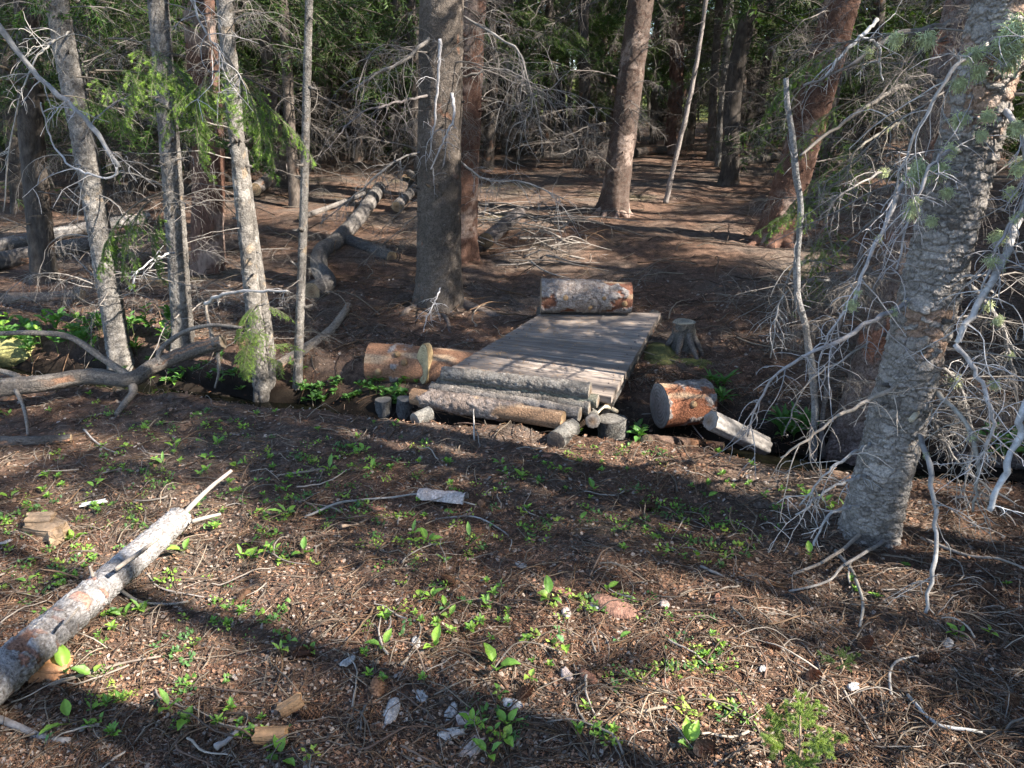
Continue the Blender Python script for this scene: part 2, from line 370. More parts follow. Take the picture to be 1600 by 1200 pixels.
def log_thing(name, label, cat, pts, r0, r1, na=48, step=.02, seed=0, group=None, ends=(1, 1), knots=0, capcol=(.34, .25, .15), heart=(.2, .13, .08), knotdir=None, **bk):
    pts = [np.asarray(p, float) for p in pts]; L = sum(np.linalg.norm(b - a) for a, b in zip(pts, pts[1:]))
    m = max(4, int(L / step)); Pt = smooth_path(pts, m)
    org = Pt[m // 2].copy(); org[2] = min(Pt[:, 2]) - r0
    root = empty(name, org, label, cat, group)
    rf = lambda s, th: (r0 + (r1 - r0) * s / L) * (1 + .03 * np.sin(2 * th + seed))
    V, F, C, (Rr, N, B) = bark_tube(Pt, rf, na, seed=seed, **bk)
    ob("bark", mkmesh("log_bark", V - org, [F], C, [M_bark]), parent=root)
    T = np.gradient(Pt, axis=0); T /= np.linalg.norm(T, axis=1, keepdims=True)
    for e, i, s in ((ends[0], 0, -1), (ends[1], -1, 1)):
        if e:
            v, f, c = cutcap(Pt[i], N[i], B[i], Rr[i], T[i] * s, seed + i, capcol, heart)
            ob("cut_end", mkmesh("cut_end", v - org, f, c, [M_cut]), parent=root)
    rg = np.random.default_rng(seed + 99)
    for k in range(knots):
        i = int(rg.uniform(.08, .92) * m); 
        if knotdir is None: a = rg.uniform(0, 6.28); d = np.cos(a) * N[i] + np.sin(a) * B[i]
        else:
            d = np.array(knotdir[k % len(knotdir)][1:], float); i = int(knotdir[k % len(knotdir)][0] * m); d -= T[i] * d.dot(T[i]); d /= np.linalg.norm(d)
        ri = float(np.mean(Rr[i])); q = Pt[i] + d * (ri - .01); kr = ri * rg.uniform(.12, .17)
        v, f = tube([q, q + d * .022, q + d * .024], [kr * 1.25, kr, kr * .2], 12)
        ob("knot", mkmesh("knot", v - org, f, np.array([.30, .19, .10]) * (1 if k % 2 == 0 else .6), [M_cut]), parent=root)
    return root

# ------------------------------------------------------------------ branch meshes
def needles(mb, segs, dens, nl, nw, rg, cA, cB, tri=True):
    """segs: (N,2,3) twig segments with needles around each"""
    a, b = segs[:, 0], segs[:, 1]; L = np.linalg.norm(b - a, axis=1); n = np.maximum(1, rg.poisson(L * dens))
    idx = np.repeat(np.arange(len(segs)), n); t = rg.random(len(idx))[:, None]
    p = a[idx] * (1 - t) + b[idx] * t; d = (b - a)[idx]; d /= np.linalg.norm(d, axis=1, keepdims=True) + 1e-9
    r = rg.normal(0, 1, (len(idx), 3)); r[:, 2] = r[:, 2] * .7 + .25; r -= d * (r * d).sum(1, keepdims=True); r /= np.linalg.norm(r, axis=1, keepdims=True) + 1e-9
    nd = d * .65 + r * .8; nd /= np.linalg.norm(nd, axis=1, keepdims=True)
    w = np.cross(nd, rg.normal(0, 1, nd.shape)); w /= np.linalg.norm(w, axis=1, keepdims=True) + 1e-9
    ln = nl * rg.uniform(.7, 1.15, (len(idx), 1))
    V = np.stack([p - w * nw / 2, p + w * nw / 2, p + nd * ln * .6 + w * nw * .42, p + nd * ln], 1).reshape(-1, 3)
    k = np.arange(len(idx)) * 4
    mixv = rg.random(len(idx)) * .6 + .4 * rg.random(len(segs))[idx]
    c = np.array(cA) + (np.array(cB) - np.array(cA)) * mixv[:, None]
    mb.add(V, [np.stack([k, k + 1, k + 2, k + 3], -1)], np.repeat(c, 4, 0))
def live_branch(seed, L=1.4, dens=450, nl=.02, nw=.0016, cA=(.025, .06, .015), cB=(.09, .16, .03), ntw=24, sub=6, droop=.7, woodc=(.16, .13, .1), wk=1.0, tips=None):
    rg = np.random.default_rng(seed); mb = MB(); n = 14
    main = arcs(np.zeros((1, 3)), np.array([[1, 0, .25]]), np.array([L]), n, (0, rg.uniform(-.2, .2), -droop), .05, rg)
    v, f = btubes(main, np.linspace(.011, .002, n)[None] * (L / 1.4) * wk, 5); mb.add(v, f, woodc)
    main = main[0]; t = rg.uniform(.12, 1, ntw); t.sort(); i = np.clip((t * (n - 1)).astype(int), 0, n - 2); p = main[i] + (main[i + 1] - main[i]) * (t * (n - 1) - i)[:, None]
    T = main[i + 1] - main[i]; T /= np.linalg.norm(T, axis=1, keepdims=True)
    side = np.where(np.arange(ntw) % 2 == 0, 1, -1)[:, None] * np.cross(T, [0, 0, 1.]); side /= np.linalg.norm(side, axis=1, keepdims=True)
    ln = L * (.12 + .36 * (1 - t)) * rg.uniform(.7, 1.2, ntw)
    tw = arcs(p, T * .8 + side * .9 + rg.normal(0, .12, (ntw, 3)), ln, 7, (0, 0, -.8), .08, rg)
    v, f = btubes(tw, np.broadcast_to(np.linspace(.0032, .001, 7) * wk, (ntw, 7)), 3); mb.add(v, f, woodc)
    segs = [np.stack([tw[:, :-1], tw[:, 1:]], 2).reshape(-1, 2, 3), np.stack([main[5:-1], main[6:]], 1)]
    k = np.repeat(np.arange(ntw), sub); u = rg.uniform(.15, .95, len(k)); j = np.clip((u * 6).astype(int), 0, 5); q = tw[k, j] + (tw[k, j + 1] - tw[k, j]) * (u * 6 - j)[:, None]
    d = tw[k, j + 1] - tw[k, j]; d /= np.linalg.norm(d, axis=1, keepdims=True) + 1e-9
    sd = np.cross(d, [0, 0, 1.]) * rg.choice([-1, 1], (len(k), 1)); st = arcs(q, d * .7 + sd * .8 + rg.normal(0, .15, d.shape), ln[k] * .45 * (1.1 - u), 4, (0, 0, -.7), .08, rg)
    v, f = btubes(st, np.broadcast_to(np.linspace(.0018, .0008, 4) * wk, (len(k), 4)), 3); mb.add(v, f, woodc)
    segs.append(np.stack([st[:, :-1], st[:, 1:]], 2).reshape(-1, 2, 3))
    needles(mb, np.concatenate(segs), dens, nl, nw, rg, cA, cB)
    if tips is not None:
        needles(mb, np.stack([st[:, -2], st[:, -1]], 1), dens * 1.2, nl, nw, rg, tips, tips)
    return mb.mesh("live_branch", [M_needle])
def dead_branch(seed, L=1.0, col=(.24, .21, .18), ntw=18, curl=1.6, droop=.8, thick=1.0, sub=2):
    rg = np.random.default_rng(seed); mb = MB(); n = 12
    main = arcs(np.zeros((1, 3)), np.array([[1, 0, rg.uniform(-.1, .3)]]), np.array([L]), n, (0, rg.uniform(-.5, .5), -droop), .13, rg)
    v, f = btubes(main, np.linspace(.009, .0022, n)[None] * thick, 5); mb.add(v, f, col)
    main = main[0]; t = rg.uniform(.1, 1, ntw); i = np.clip((t * (n - 1)).astype(int), 0, n - 2); p = main[i] + (main[i + 1] - main[i]) * (t * (n - 1) - i)[:, None]
    T = main[i + 1] - main[i]; T /= np.linalg.norm(T, axis=1, keepdims=True)
    side = rg.choice([-1, 1], (ntw, 1)) * np.cross(T, [0, 0, 1.])
    ln = L * rg.uniform(.12, .5, ntw) * (1.15 - .6 * t)
    cu = np.zeros((ntw, 3)); cu[:, 2] = -curl * rg.uniform(.4, 1.5, ntw); cu[:, :2] = rg.normal(0, .7, (ntw, 2))
    tw = arcs(p, T * .6 + side + rg.normal(0, .3, (ntw, 3)), ln, 9, cu, .15, rg)
    C = np.array(col) * rg.uniform(.7, 1.5, (ntw, 1))
    v, f = btubes(tw, np.broadcast_to(np.linspace(.0026, .0010, 9) * thick, (ntw, 9)), 3); mb.add(v, f, np.repeat(C, 27, 0))
    if sub:
        k = np.repeat(np.arange(ntw), sub); j = rg.integers(1, 7, len(k)); d = tw[k, j + 1] - tw[k, j]; d /= np.linalg.norm(d, axis=1, keepdims=True) + 1e-9
        cu = np.zeros((len(k), 3)); cu[:, 2] = -curl * rg.uniform(.2, 1.2, len(k)); cu[:, :2] = rg.normal(0, .8, (len(k), 2))
        st = arcs(tw[k, j], d * .5 + rg.normal(0, .7, d.shape), ln[k] * rg.uniform(.3, .6, len(k)), 6, cu, .2, rg)
        v, f = btubes(st, np.broadcast_to(np.linspace(.0016, .0009, 6) * thick, (len(k), 6)), 3); mb.add(v, f, np.repeat(C[k], 18, 0))
    return mb.mesh("dead_branch", [M_twig])
MID = [live_branch(100 + i, 1.3, 150, .034, .0052, ntw=20, sub=5, droop=R_(.5, 1.0)) for i in range(6)]
DARKB = [live_branch(130 + i, 1.3, 130, .036, .0056, (.03, .06, .02), (.075, .12, .03), ntw=20, sub=5, droop=R_(.7, 1.2)) for i in range(4)]
NEARB = [live_branch(160 + i, .75, 900, .017, .0013, (.06, .12, .025), (.16, .26, .05), ntw=16, sub=5, droop=R_(.9, 1.4), tips=(.30, .44, .07)) for i in range(4)]
DEAD = [dead_branch(200 + i, 1.0, (.15, .13, .112), ntw=26, curl=R_(.5, 2.0), thick=.8, sub=3) for i in range(6)]
DEADP = [dead_branch(220 + i, .8, (.19, .168, .145), ntw=13, curl=R_(1.4, 3.0), thick=.6, sub=2) for i in range(6)]
DEADD = [dead_branch(240 + i, 1.1, (.072, .062, .052), ntw=34, curl=R_(.3, 1.8), thick=.85, sub=3) for i in range(6)]

# ------------------------------------------------------------------ branches left out of the canopy so sun lands on chosen spots
LIT = [  # ellipses on the ground, by photo pixel: cx, cy, rx, ry
 (340,1075,150,48),(190,1010,60,22),(600,905,110,34),(700,860,50,18),(640,715,110,17),(840,728,150,14),(560,660,40,6),(950,955,110,32),(820,950,70,18),
 (1150,990,120,24),(1330,1040,140,38),(1500,960,110,36),(1500,860,110,22),(1150,790,60,12),(1300,722,70,7),(700,955,60,14),(480,1150,80,26),(640,1130,60,22),
 (230,690,60,8),(150,640,90,10),(60,590,90,8),(900,330,150,12),(1110,300,90,8),(1120,362,70,6),(1120,405,70,8),(1240,410,70,8),(560,310,60,8),(480,330,50,6),
 (840,600,120,8),(880,540,40,7),(900,425,60,6),(380,560,40,8),(740,640,60,8),(1050,730,90,10),(820,790,70,10),(60,760,60,14),(120,900,60,18),(1000,262,90,7),(720,312,60,8),
 (1480,1130,120,30),(1010,860,60,10),(470,780,50,8),(300,1180,80,20),(1040,1010,60,12)]
LT = []    # 3D targets (point, radius) that the photo shows sunlit
RX = np.array([0, 4.5, 6, 8, 10, 13, 18, 30.]); RZ = .62 * (1 - np.exp(-np.maximum(RX - 4.8, 0) / 7)) - .02
def carved(pts):
    pts = np.atleast_2d(pts)
    g = pts - S * (pts[:, 2:3] / S[2])
    for _ in range(2): g = pts - S * ((pts[:, 2:3] - np.interp(g[:, 1:2], RX, RZ)) / S[2])
    px, py, dep = proj(g)
    ok = (g[:, 1] > .6)
    sp = vn(g[:, 0] * 1.7 + 11, g[:, 1] * 2.6, 0, 66)
    if np.any(sp[:3] > .86) : return True
    ok &= (vn(g[:, 0] * 2.6, g[:, 1] * 3.4, 0, 67) < .74) | (py < 450)
    for cx, cy_, rx, ry in LIT:
        lim, ry2 = (1.0, ry * 1.9) if cy_ < 450 else (.62, ry * 1.1)
        if np.any((((px - cx) / rx) ** 2 + ((py - cy_) / ry2) ** 2 < lim) & ok): return True
    for q, r in LT:
        w = pts - q; t = w @ S; d = np.linalg.norm(w - t[:, None] * S, axis=1)
        if np.any((t > .15) & (d < r)): return True
    return False
def branch_pts(p, az, tilt, L):
    d = np.array([math.cos(az), math.sin(az), 0]); e = np.array([-d[1], d[0], 0]); return np.array([p + d * L * t + e * w * L + np.array([0, 0, -.35 * L * t * t]) for t, w in ((.3, 0), (.5, .17), (.5, -.17), (.8, .08), (.8, -.08), (1., 0))])

# ------------------------------------------------------------------ trees
def trunk_mesh(base, dirv, H, r0, na, zvis, step, seed, sway=.03, flare=.5, cell=(.03, .035), amp=.005, pal=None, bend=None):
    zs = [-.12]
    while zs[-1] < zvis: zs.append(zs[-1] + step)
    while zs[-1] < H: zs.append(zs[-1] + .5)
    zs = np.array(zs); dirv = np.asarray(dirv, float); dz = dirv / dirv[2]
    Pt = dz[None] * zs[:, None]
    Pt[:, 0] += sway * (vn(zs * .9, seed * 1.7, 0, 1) - vn(0., seed * 1.7, 0, 1)); Pt[:, 1] += sway * (vn(zs * .9, seed * 1.7, 5, 2) - vn(0., seed * 1.7, 5, 2))
    if bend is not None: Pt[:, 0] += np.interp(zs, bend[0], bend[1])
    rr = lambda s, th: r0 * np.clip(1 - (s - .12) / H, .03, 1.2) ** .75 * (1 + flare * np.exp(-np.maximum(s - .08, 0) / .14) * (.7 + .45 * np.sin(th * 4 + seed) + .25 * np.sin(th * 7 + 2 * seed)))
    V, F, C, _ = bark_tube(Pt, rr, na, seed=seed, cell=cell, amp=amp, **(pal or {}))
    return mkmesh("trunk", V, [F], C, [M_bark if na > 20 else M_barkf]), Pt, zs
PAL_PALE = dict(colA=(.26, .238, .21), colB=(.06, .053, .046), colC=(.24, .18, .12), pC=.03, crack=(.06, .048, .04))
PAL_BROWN = dict(shingle=.6, colA=(.145, .118, .096), colB=(.065, .053, .043), colC=(.20, .10, .06), pC=.04, crack=(.045, .034, .026))
PAL_RED = dict(shingle=.5, colA=(.165, .09, .062), colB=(.07, .04, .03), colC=(.30, .23, .19), pC=.22, crack=(.06, .026, .016))  # colC: pale flakes, with sun flecks painted into the bark
PAL_I = dict(colA=(.35, .315, .28), colB=(.09, .078, .067), colC=(.27, .16, .10), pC=.12, crack=(.05, .042, .037), shingle=.85)
PAL_DARK = dict(colA=(.09, .075, .062), colB=(.04, .033, .028), colC=(.18, .09, .05), pC=.05, crack=(.03, .024, .018))
def add_branches(root, Pt, zs, r0, H, z0, z1, n, meshes, name, seed, sc=(.7, 1.1), tilt=(-.25, .35), carve=False, azr=None, crown=False):
    rg = random.Random(seed); base = np.array(root.location)
    for k in range(n):
        z = rg.uniform(z0, z1); az = rg.uniform(*azr) if azr else rg.uniform(0, 6.283)
        p = np.array([np.interp(z, zs, Pt[:, i]) for i in range(3)]); r = r0 * max(.05, 1 - z / H) ** .75
        s = rg.uniform(*sc)
        if crown: s *= max(.25, 1.15 - (z / H) ** 1.3) * 1.25
        ti = rg.uniform(*tilt)
        if carve and carved(branch_pts(base + p, az, ti, 1.3 * s)): continue
        q = p + np.array([math.cos(az), math.sin(az), 0]) * r * .85
        ob(name, rg.choice(meshes), q, (rg.uniform(-.5, .5), -ti, az), root, s)
MAIN = {}
def main_tree(key, name, label, bx, by, tx, r0, H, na, step, pal, dead=(), live=(), zext=.6, seed=1, flare=.5, cell=(.03, .035), amp=.005, sway=.02, dy=0.0, bend=None, ty=0):
    b = G(bx, by); T = P(tx, ty, b[1] + dy); d = T - b
    root = empty(name, b, label, "tree")
    me, Pt, zs = trunk_mesh(b, d, H, r0, na, T[2] - b[2] + zext, step, seed, sway, flare, cell, amp, pal, bend)
    ob("trunk", me, parent=root)
    for (z0, z1, n, ms, sc) in dead: add_branches(root, Pt, zs, r0, H, z0, z1, n, ms, "dead_branch", seed * 7 + int(z0 * 10), sc)
    for (z0, z1, n, ms, sc) in live: add_branches(root, Pt, zs, r0, H, z0, z1, n, ms, "live_branch", seed * 11 + int(z0 * 10), sc, carve=True, crown=True)
    rgs = random.Random(seed * 31)
    for k in range(16 if r0 > .1 else 12):
        z = rgs.uniform(.25, T[2] - b[2] + .2); az = rgs.uniform(3.0, 6.6); dd = np.array([math.cos(az), math.sin(az), rgs.uniform(-.2, .5)]); p = np.array([np.interp(z, zs, Pt[:, i]) for i in range(3)]) ; r = r0 * max(.05, 1 - z / H) ** .75
        q = np.array([p + dd * r * .8, p + dd * (r + rgs.uniform(.006, .015)), p + dd * (r + rgs.uniform(.02, .06)) + [0, 0, rgs.uniform(-.01, .01)]]); w = rgs.uniform(.004, .010)
        v, f = tube(q, [w * 1.9, w, w * .7], 7); ob("branch_stub", mkmesh("branch_stub", v, f, np.array(pal['colB']) * rgs.uniform(.8, 2.2), [M_bark]), parent=root)
    MAIN[key] = (root, b, Pt, zs, r0)
    return root, b, Pt, zs
def lt(px, py, Y, r): LT.append((P(px, py, Y), r))
for a in ((292,510,5.2,.25),(285,440,5.2,.28),(285,385,5.2,.28),(280,330,5.2,.2),(470,560,4.4,.18),(470,480,4.4,.2),(473,400,4.4,.2),(476,300,4.4,.2),(480,180,4.4,.2),(990,200,7.6,.1),
          (1300,30,6.3,.25),(1285,80,6.3,.2),(735,190,7.4,.1),(735,330,7.4,.08),(360,30,4.3,.2),(372,110,4.3,.18),(110,60,4.9,.2),(1420,640,2.9,.12),(1500,520,2.7,.15),(1080,620,3.9,.14),
          (720,620,3.9,.2),(800,640,3.7,.2),(230,860,2.4,.3),(130,960,2.1,.2),(340,90,3.8,.25),(390,150,3.8,.2),(240,180,3.8,.2),(240,330,4.2,.2),(1235,1130,1.6,.35),(300,130,3.9,.35),(200,120,4.0,.3),(400,160,3.9,.25),(905,455,5.8,.12),(600,570,4.3,.15),(1420,250,3.2,.3),(1330,270,3.2,.2),(1570,150,2.6,.14),(1555,280,2.6,.14),(1510,400,2.65,.12),(1450,640,2.7,.1),(1540,560,2.95,.28),(1530,700,2.95,.28),(1570,620,2.8,.2),(990,30,9.5,.4),(900,60,10,.5)): lt(*a)

main_tree('A', 'spruce_tree', 'pale grey spruce trunk leaning left, nearest the left edge behind the forked fallen log', 190, 570, 92, .071, 11, 72, .012, PAL_PALE, [(.4, 2.4, 26, DEADP, (.5, 1.0))], [(3.2, 10, 45, MID, (.8, 1.2))], seed=3, cell=(.035, .018), amp=.0055)
main_tree('B', 'spruce_tree', 'pale sunlit spruce trunk with curling bare twigs standing behind the fallen log end', 287, 538, 247, .064, 11, 72, .012, PAL_PALE, [(.15, 2.6, 34, DEADP, (.5, 1.0))], [(3.2, 10, 40, MID, (.8, 1.2))], seed=4, cell=(.028, .03), amp=.0055)
rC, bC, PC, zC = main_tree('C', 'spruce_tree', 'twin stemmed slim spruce with green sprigs around its foot', 410, 618, 350, .046, 9, 56, .012, PAL_PALE, [(.4, 2.3, 26, DEADP, (.4, .8))], [(3.4, 8.5, 30, MID, (.7, 1.0))], seed=5, flare=.25, cell=(.024, .028), amp=.0045)
q = smooth_path([bC + [.03, .05, -.05], P(420, 540, bC[1] + .05), P(404, 420, bC[1] + .05), P(392, 330, bC[1] + .04), P(380, 230, bC[1] + .02)], 120)
v, f, c, _ = bark_tube(q, lambda s, th: .036 - .010 * s, 40, (.02, .02), .003, 8, **PAL_PALE); ob("second_stem", mkmesh("second_stem", v - bC, [f], c, [M_bark]), parent=rC)
main_tree('D', 'dead_tree', 'very thin pale bare pole tree standing at the creek bank left of the big trunk', 465, 600, 483, .027, 7, 40, .012, PAL_PALE, [(.1, 2.3, 24, DEADP, (.18, .36))], [(4, 6.8, 14, MID, (.5, .8))], seed=6, flare=.2, cell=(.02, .02), amp=.0015, sway=.015)
rE, bE, PE, zE = main_tree('E', 'spruce_tree', 'large grey brown spruce trunk in the centre, left of the footbridge', 686, 478, 694, .165, 16, 110, .011, PAL_BROWN, [(.9, 2.9, 12, DEAD, (.7, 1.2))], [(3.2, 14, 50, MID, (1.0, 1.5))], seed=7, cell=(.022, .026), amp=.005, flare=.35)
main_tree('F', 'spruce_tree', 'reddish flaky trunk half hidden behind the large central trunk', 722, 405, 738, .125, 15, 80, .014, PAL_RED, [(.4, 3.4, 22, DEAD, (.6, 1.1))], [(3.4, 14, 40, MID, (1.0, 1.4))], seed=8, cell=(.03, .04), amp=.007)
main_tree('G', 'spruce_tree', 'leaning brown spruce trunk with flared roots behind the footbridge', 957, 335, 1001, .15, 15, 90, .014, dict(PAL_RED, colA=(.115, .085, .068), colB=(.055, .038, .03)), [(.5, 3.2, 22, DEAD, (.6, 1.2))], [(2.6, 13, 48, MID, (1.0, 1.4))], seed=9, cell=(.03, .04), amp=.007, flare=.7)
main_tree('H', 'spruce_tree', 'thick red brown spruce trunk leaning right, with bare grey snag in front', 1208, 380, 1318, .165, 16, 110, .013, PAL_RED, [(.4, 2.8, 22, DEAD, (.6, 1.1))], [(2.9, 14, 45, MID, (1.0, 1.4))], seed=10, cell=(.03, .035), amp=.008, flare=.5)
rI, bI, PI_, zI = main_tree('I', 'spruce_tree', 'biggest nearest spruce trunk with scaly grey bark and lichen at right', 1355, 835, 1572, .096, 14, 280, .0036, PAL_I, [], [(2.6, 12, 45, MID, (1.0, 1.4))], seed=12, cell=(.028, .017), amp=.0105, flare=.26, sway=0, zext=.3)
rJ, bJ, PJ, zJ = main_tree('J', 'spruce_tree', 'brown flaky trunk tucked behind the biggest right spruce trunk', 1330, 700, 1512, .10, 14, 150, .009, dict(PAL_RED, colA=(.22, .17, .15), colB=(.10, .075, .06), colC=(.32, .13, .07)), [], [(2.8, 12, 40, MID, (1.0, 1.4))], seed=13, cell=(.03, .028), amp=.007)
for k_, t_ in (('A', 'the leftmost pale trunk'), ('B', 'the sunlit pale trunk'), ('C', 'the twin stemmed spruce'), ('D', 'the bare pole'), ('E', 'the large central trunk'), ('G', 'the leaning trunk'), ('H', 'the thick red trunk'), ('I', 'the biggest right trunk')):
    land(t_, MAIN[k_][1])

# second layer bases: snag in front of H, leaning pole
def stick_thing(name, label, cat, pts, r0, r1, col=(.25, .22, .2), na=10, seed=0, group=None, mat=None, twigs=0, wob=.006):
    pts = np.asarray(pts, float); n = max(8, int(np.sum(np.linalg.norm(np.diff(pts, axis=0), axis=1)) / .03)); n = min(n, 120)
    q = smooth_path(pts, n); rg = np.random.default_rng(seed); org = q[0].copy()
    s = np.linspace(0, 1, n); q = q + wob * np.stack([vn(s * n * .25, seed, 0, 1) - .5, vn(s * n * .25, seed, 3, 2) - .5, vn(s * n * .25, seed, 6, 3) - .5], 1) * 2
    rr = (r0 + (r1 - r0) * s) * (1 + .25 * (vn(s * n * .35, seed + 4., 0, 4) - .5))
    v, f = tube(q - org, rr, na); c = np.array(col) * (.65 + .7 * fbm(v[:, 0] * 25, v[:, 1] * 25, v[:, 2] * 25, 3, seed))[:, None]
    mb = MB(); mb.add(v, f, c)
    if twigs:
        i = rg.integers(2, n - 1, twigs); d = rg.normal(0, 1, (twigs, 3)); cu = rg.normal(0, 1, (twigs, 3)); cu[:, 2] -= .6
        L = rg.uniform(.06, .25, twigs); tw = arcs(q[i] - org, d, L, 7, cu, .08, rg)
        v, f = btubes(tw, np.broadcast_to(np.linspace(.0035, .0012, 7), (twigs, 7)), 3); mb.add(v, f, np.array(col) * 1.1)
    o = ob(name, mb.mesh(name, [mat or M_twig]), org); return tag(o, label, cat, group)
bk = G(1270, 722); Yk = bk[1]
stick_thing("snag", "slender bare grey snag with broken top, crossing in front of the red trunk", "dead tree", [bk - [0, 0, .05], P(1272, 640, Yk), P(1262, 530, Yk), P(1244, 440, Yk), P(1250, 330, Yk), P(1240, 230, Yk), P(1232, 180, Yk), P(1227, 122, Yk)], .021, .013, (.21, .20, .19), 14, 5, mat=M_bark, twigs=16)
bk = G(1285, 720)
stick_thing("snag", "thin dark dead stem forking beside the grey snag left of right spruce", "dead tree", [bk, P(1285, 660, bk[1]), P(1300, 560, bk[1]), P(1322, 470, bk[1]), P(1350, 380, bk[1])], .016, .007, (.15, .13, .12), 10, 6, mat=M_bark, twigs=14)
bk = G(1040, 318)
stick_thing("leaning_pole", "thin grey pole leaning right, standing behind the stump", "dead tree", [bk, P(1052, 262, bk[1]), P(1070, 190, bk[1]), P(1088, 100, bk[1]), P(1103, 0, bk[1]), P(1120, -120, bk[1])], .032, .022, (.22, .19, .17), 14, 7, mat=M_bark, twigs=12)

# ------------------------------------------------------------------ hand placed branches of the right spruces and the left trees
def px_branch(root, base, name, pl, r0, r1, col=(.27, .25, .23), seed=0, twigs=14, tl=(.06, .3), curl=1.5, lichen=0):
    q = smooth_path([P(*a) for a in pl], 40); rg = np.random.default_rng(seed)
    q = q + .012 * np.stack([vn(np.arange(40) * .5, seed + k, 0, k) - .5 for k in range(3)], 1)
    s = np.linspace(0, 1, 40); rr = (r0 + (r1 - r0) * s) * (1 + .3 * (vn(s * 22, seed + 4., 0, 4) - .5))
    v, f = tube(q - base, rr, 9); mb = MB(); mb.add(v, f, np.array(col) * (.55 + .9 * fbm(v[:, 0] * 30, v[:, 1] * 30, v[:, 2] * 30, 3, seed))[:, None])
    if twigs:
        i = rg.integers(5, 39, twigs); T = q[np.minimum(i + 1, 39)] - q[i - 1]; T /= np.linalg.norm(T, axis=1, keepdims=True)
        d = T * .5 + rg.normal(0, .6, (twigs, 3)); cu = rg.normal(0, .8, (twigs, 3)); cu[:, 2] = -curl * rg.uniform(.3, 1.4, twigs)
        L = rg.uniform(*tl, twigs); tw = arcs(q[i] - base, d, L, 10, cu, .13, rg); C = np.array(col) * rg.uniform(.8, 1.5, (twigs, 1))
        v, f = btubes(tw, np.broadcast_to(np.linspace(.0023, .0009, 10), (twigs, 10)), 4); mb.add(v, f, np.repeat(C, 40, 0))
        k = np.repeat(np.arange(twigs), 3); j = rg.integers(1, 8, len(k)); cu = rg.normal(0, .9, (len(k), 3)); cu[:, 2] = -curl * rg.uniform(.2, 1, len(k))
        st = arcs(tw[k, j], rg.normal(0, 1, (len(k), 3)), L[k] * rg.uniform(.2, .5, len(k)), 6, cu, .18, rg)
        v, f = btubes(st, np.broadcast_to(np.linspace(.0018, .0009, 6), (len(k), 6)), 3); mb.add(v, f, np.repeat(C[k], 18, 0))
    o = ob(name, mb.mesh(name, [M_twig]), parent=root)
    for k in range(lichen):
        i = rg.integers(4, 36); ob("lichen_tuft", LICH[rg.integers(0, 4)], q[i] - base, (0, 0, rg.uniform(0, 6)), root, float(rg.uniform(.4, 1.0)))
    return o
def lichen_mesh(seed):
    rg = np.random.default_rng(seed); n = 260; d = rg.normal(0, 1, (n, 3)); d[:, 2] -= .5
    p0 = rg.normal(0, .008, (n, 3)); tw = arcs(p0, d, rg.uniform(.008, .030, n), 5, (0, 0, -1.2), .45, rg)
    v, f = btubes(tw, np.broadcast_to(np.linspace(.0011, .0006, 5), (n, 5)), 3); c = np.array([.56, .59, .36]) * rg.uniform(.7, 1.25, (n, 1))
    return mkmesh("lichen_tuft", v, [f], np.repeat(c, 15, 0), [M_lichen])
LICH = [lichen_mesh(300 + i) for i in range(4)]
YI, YJ = bI[1], bJ[1]
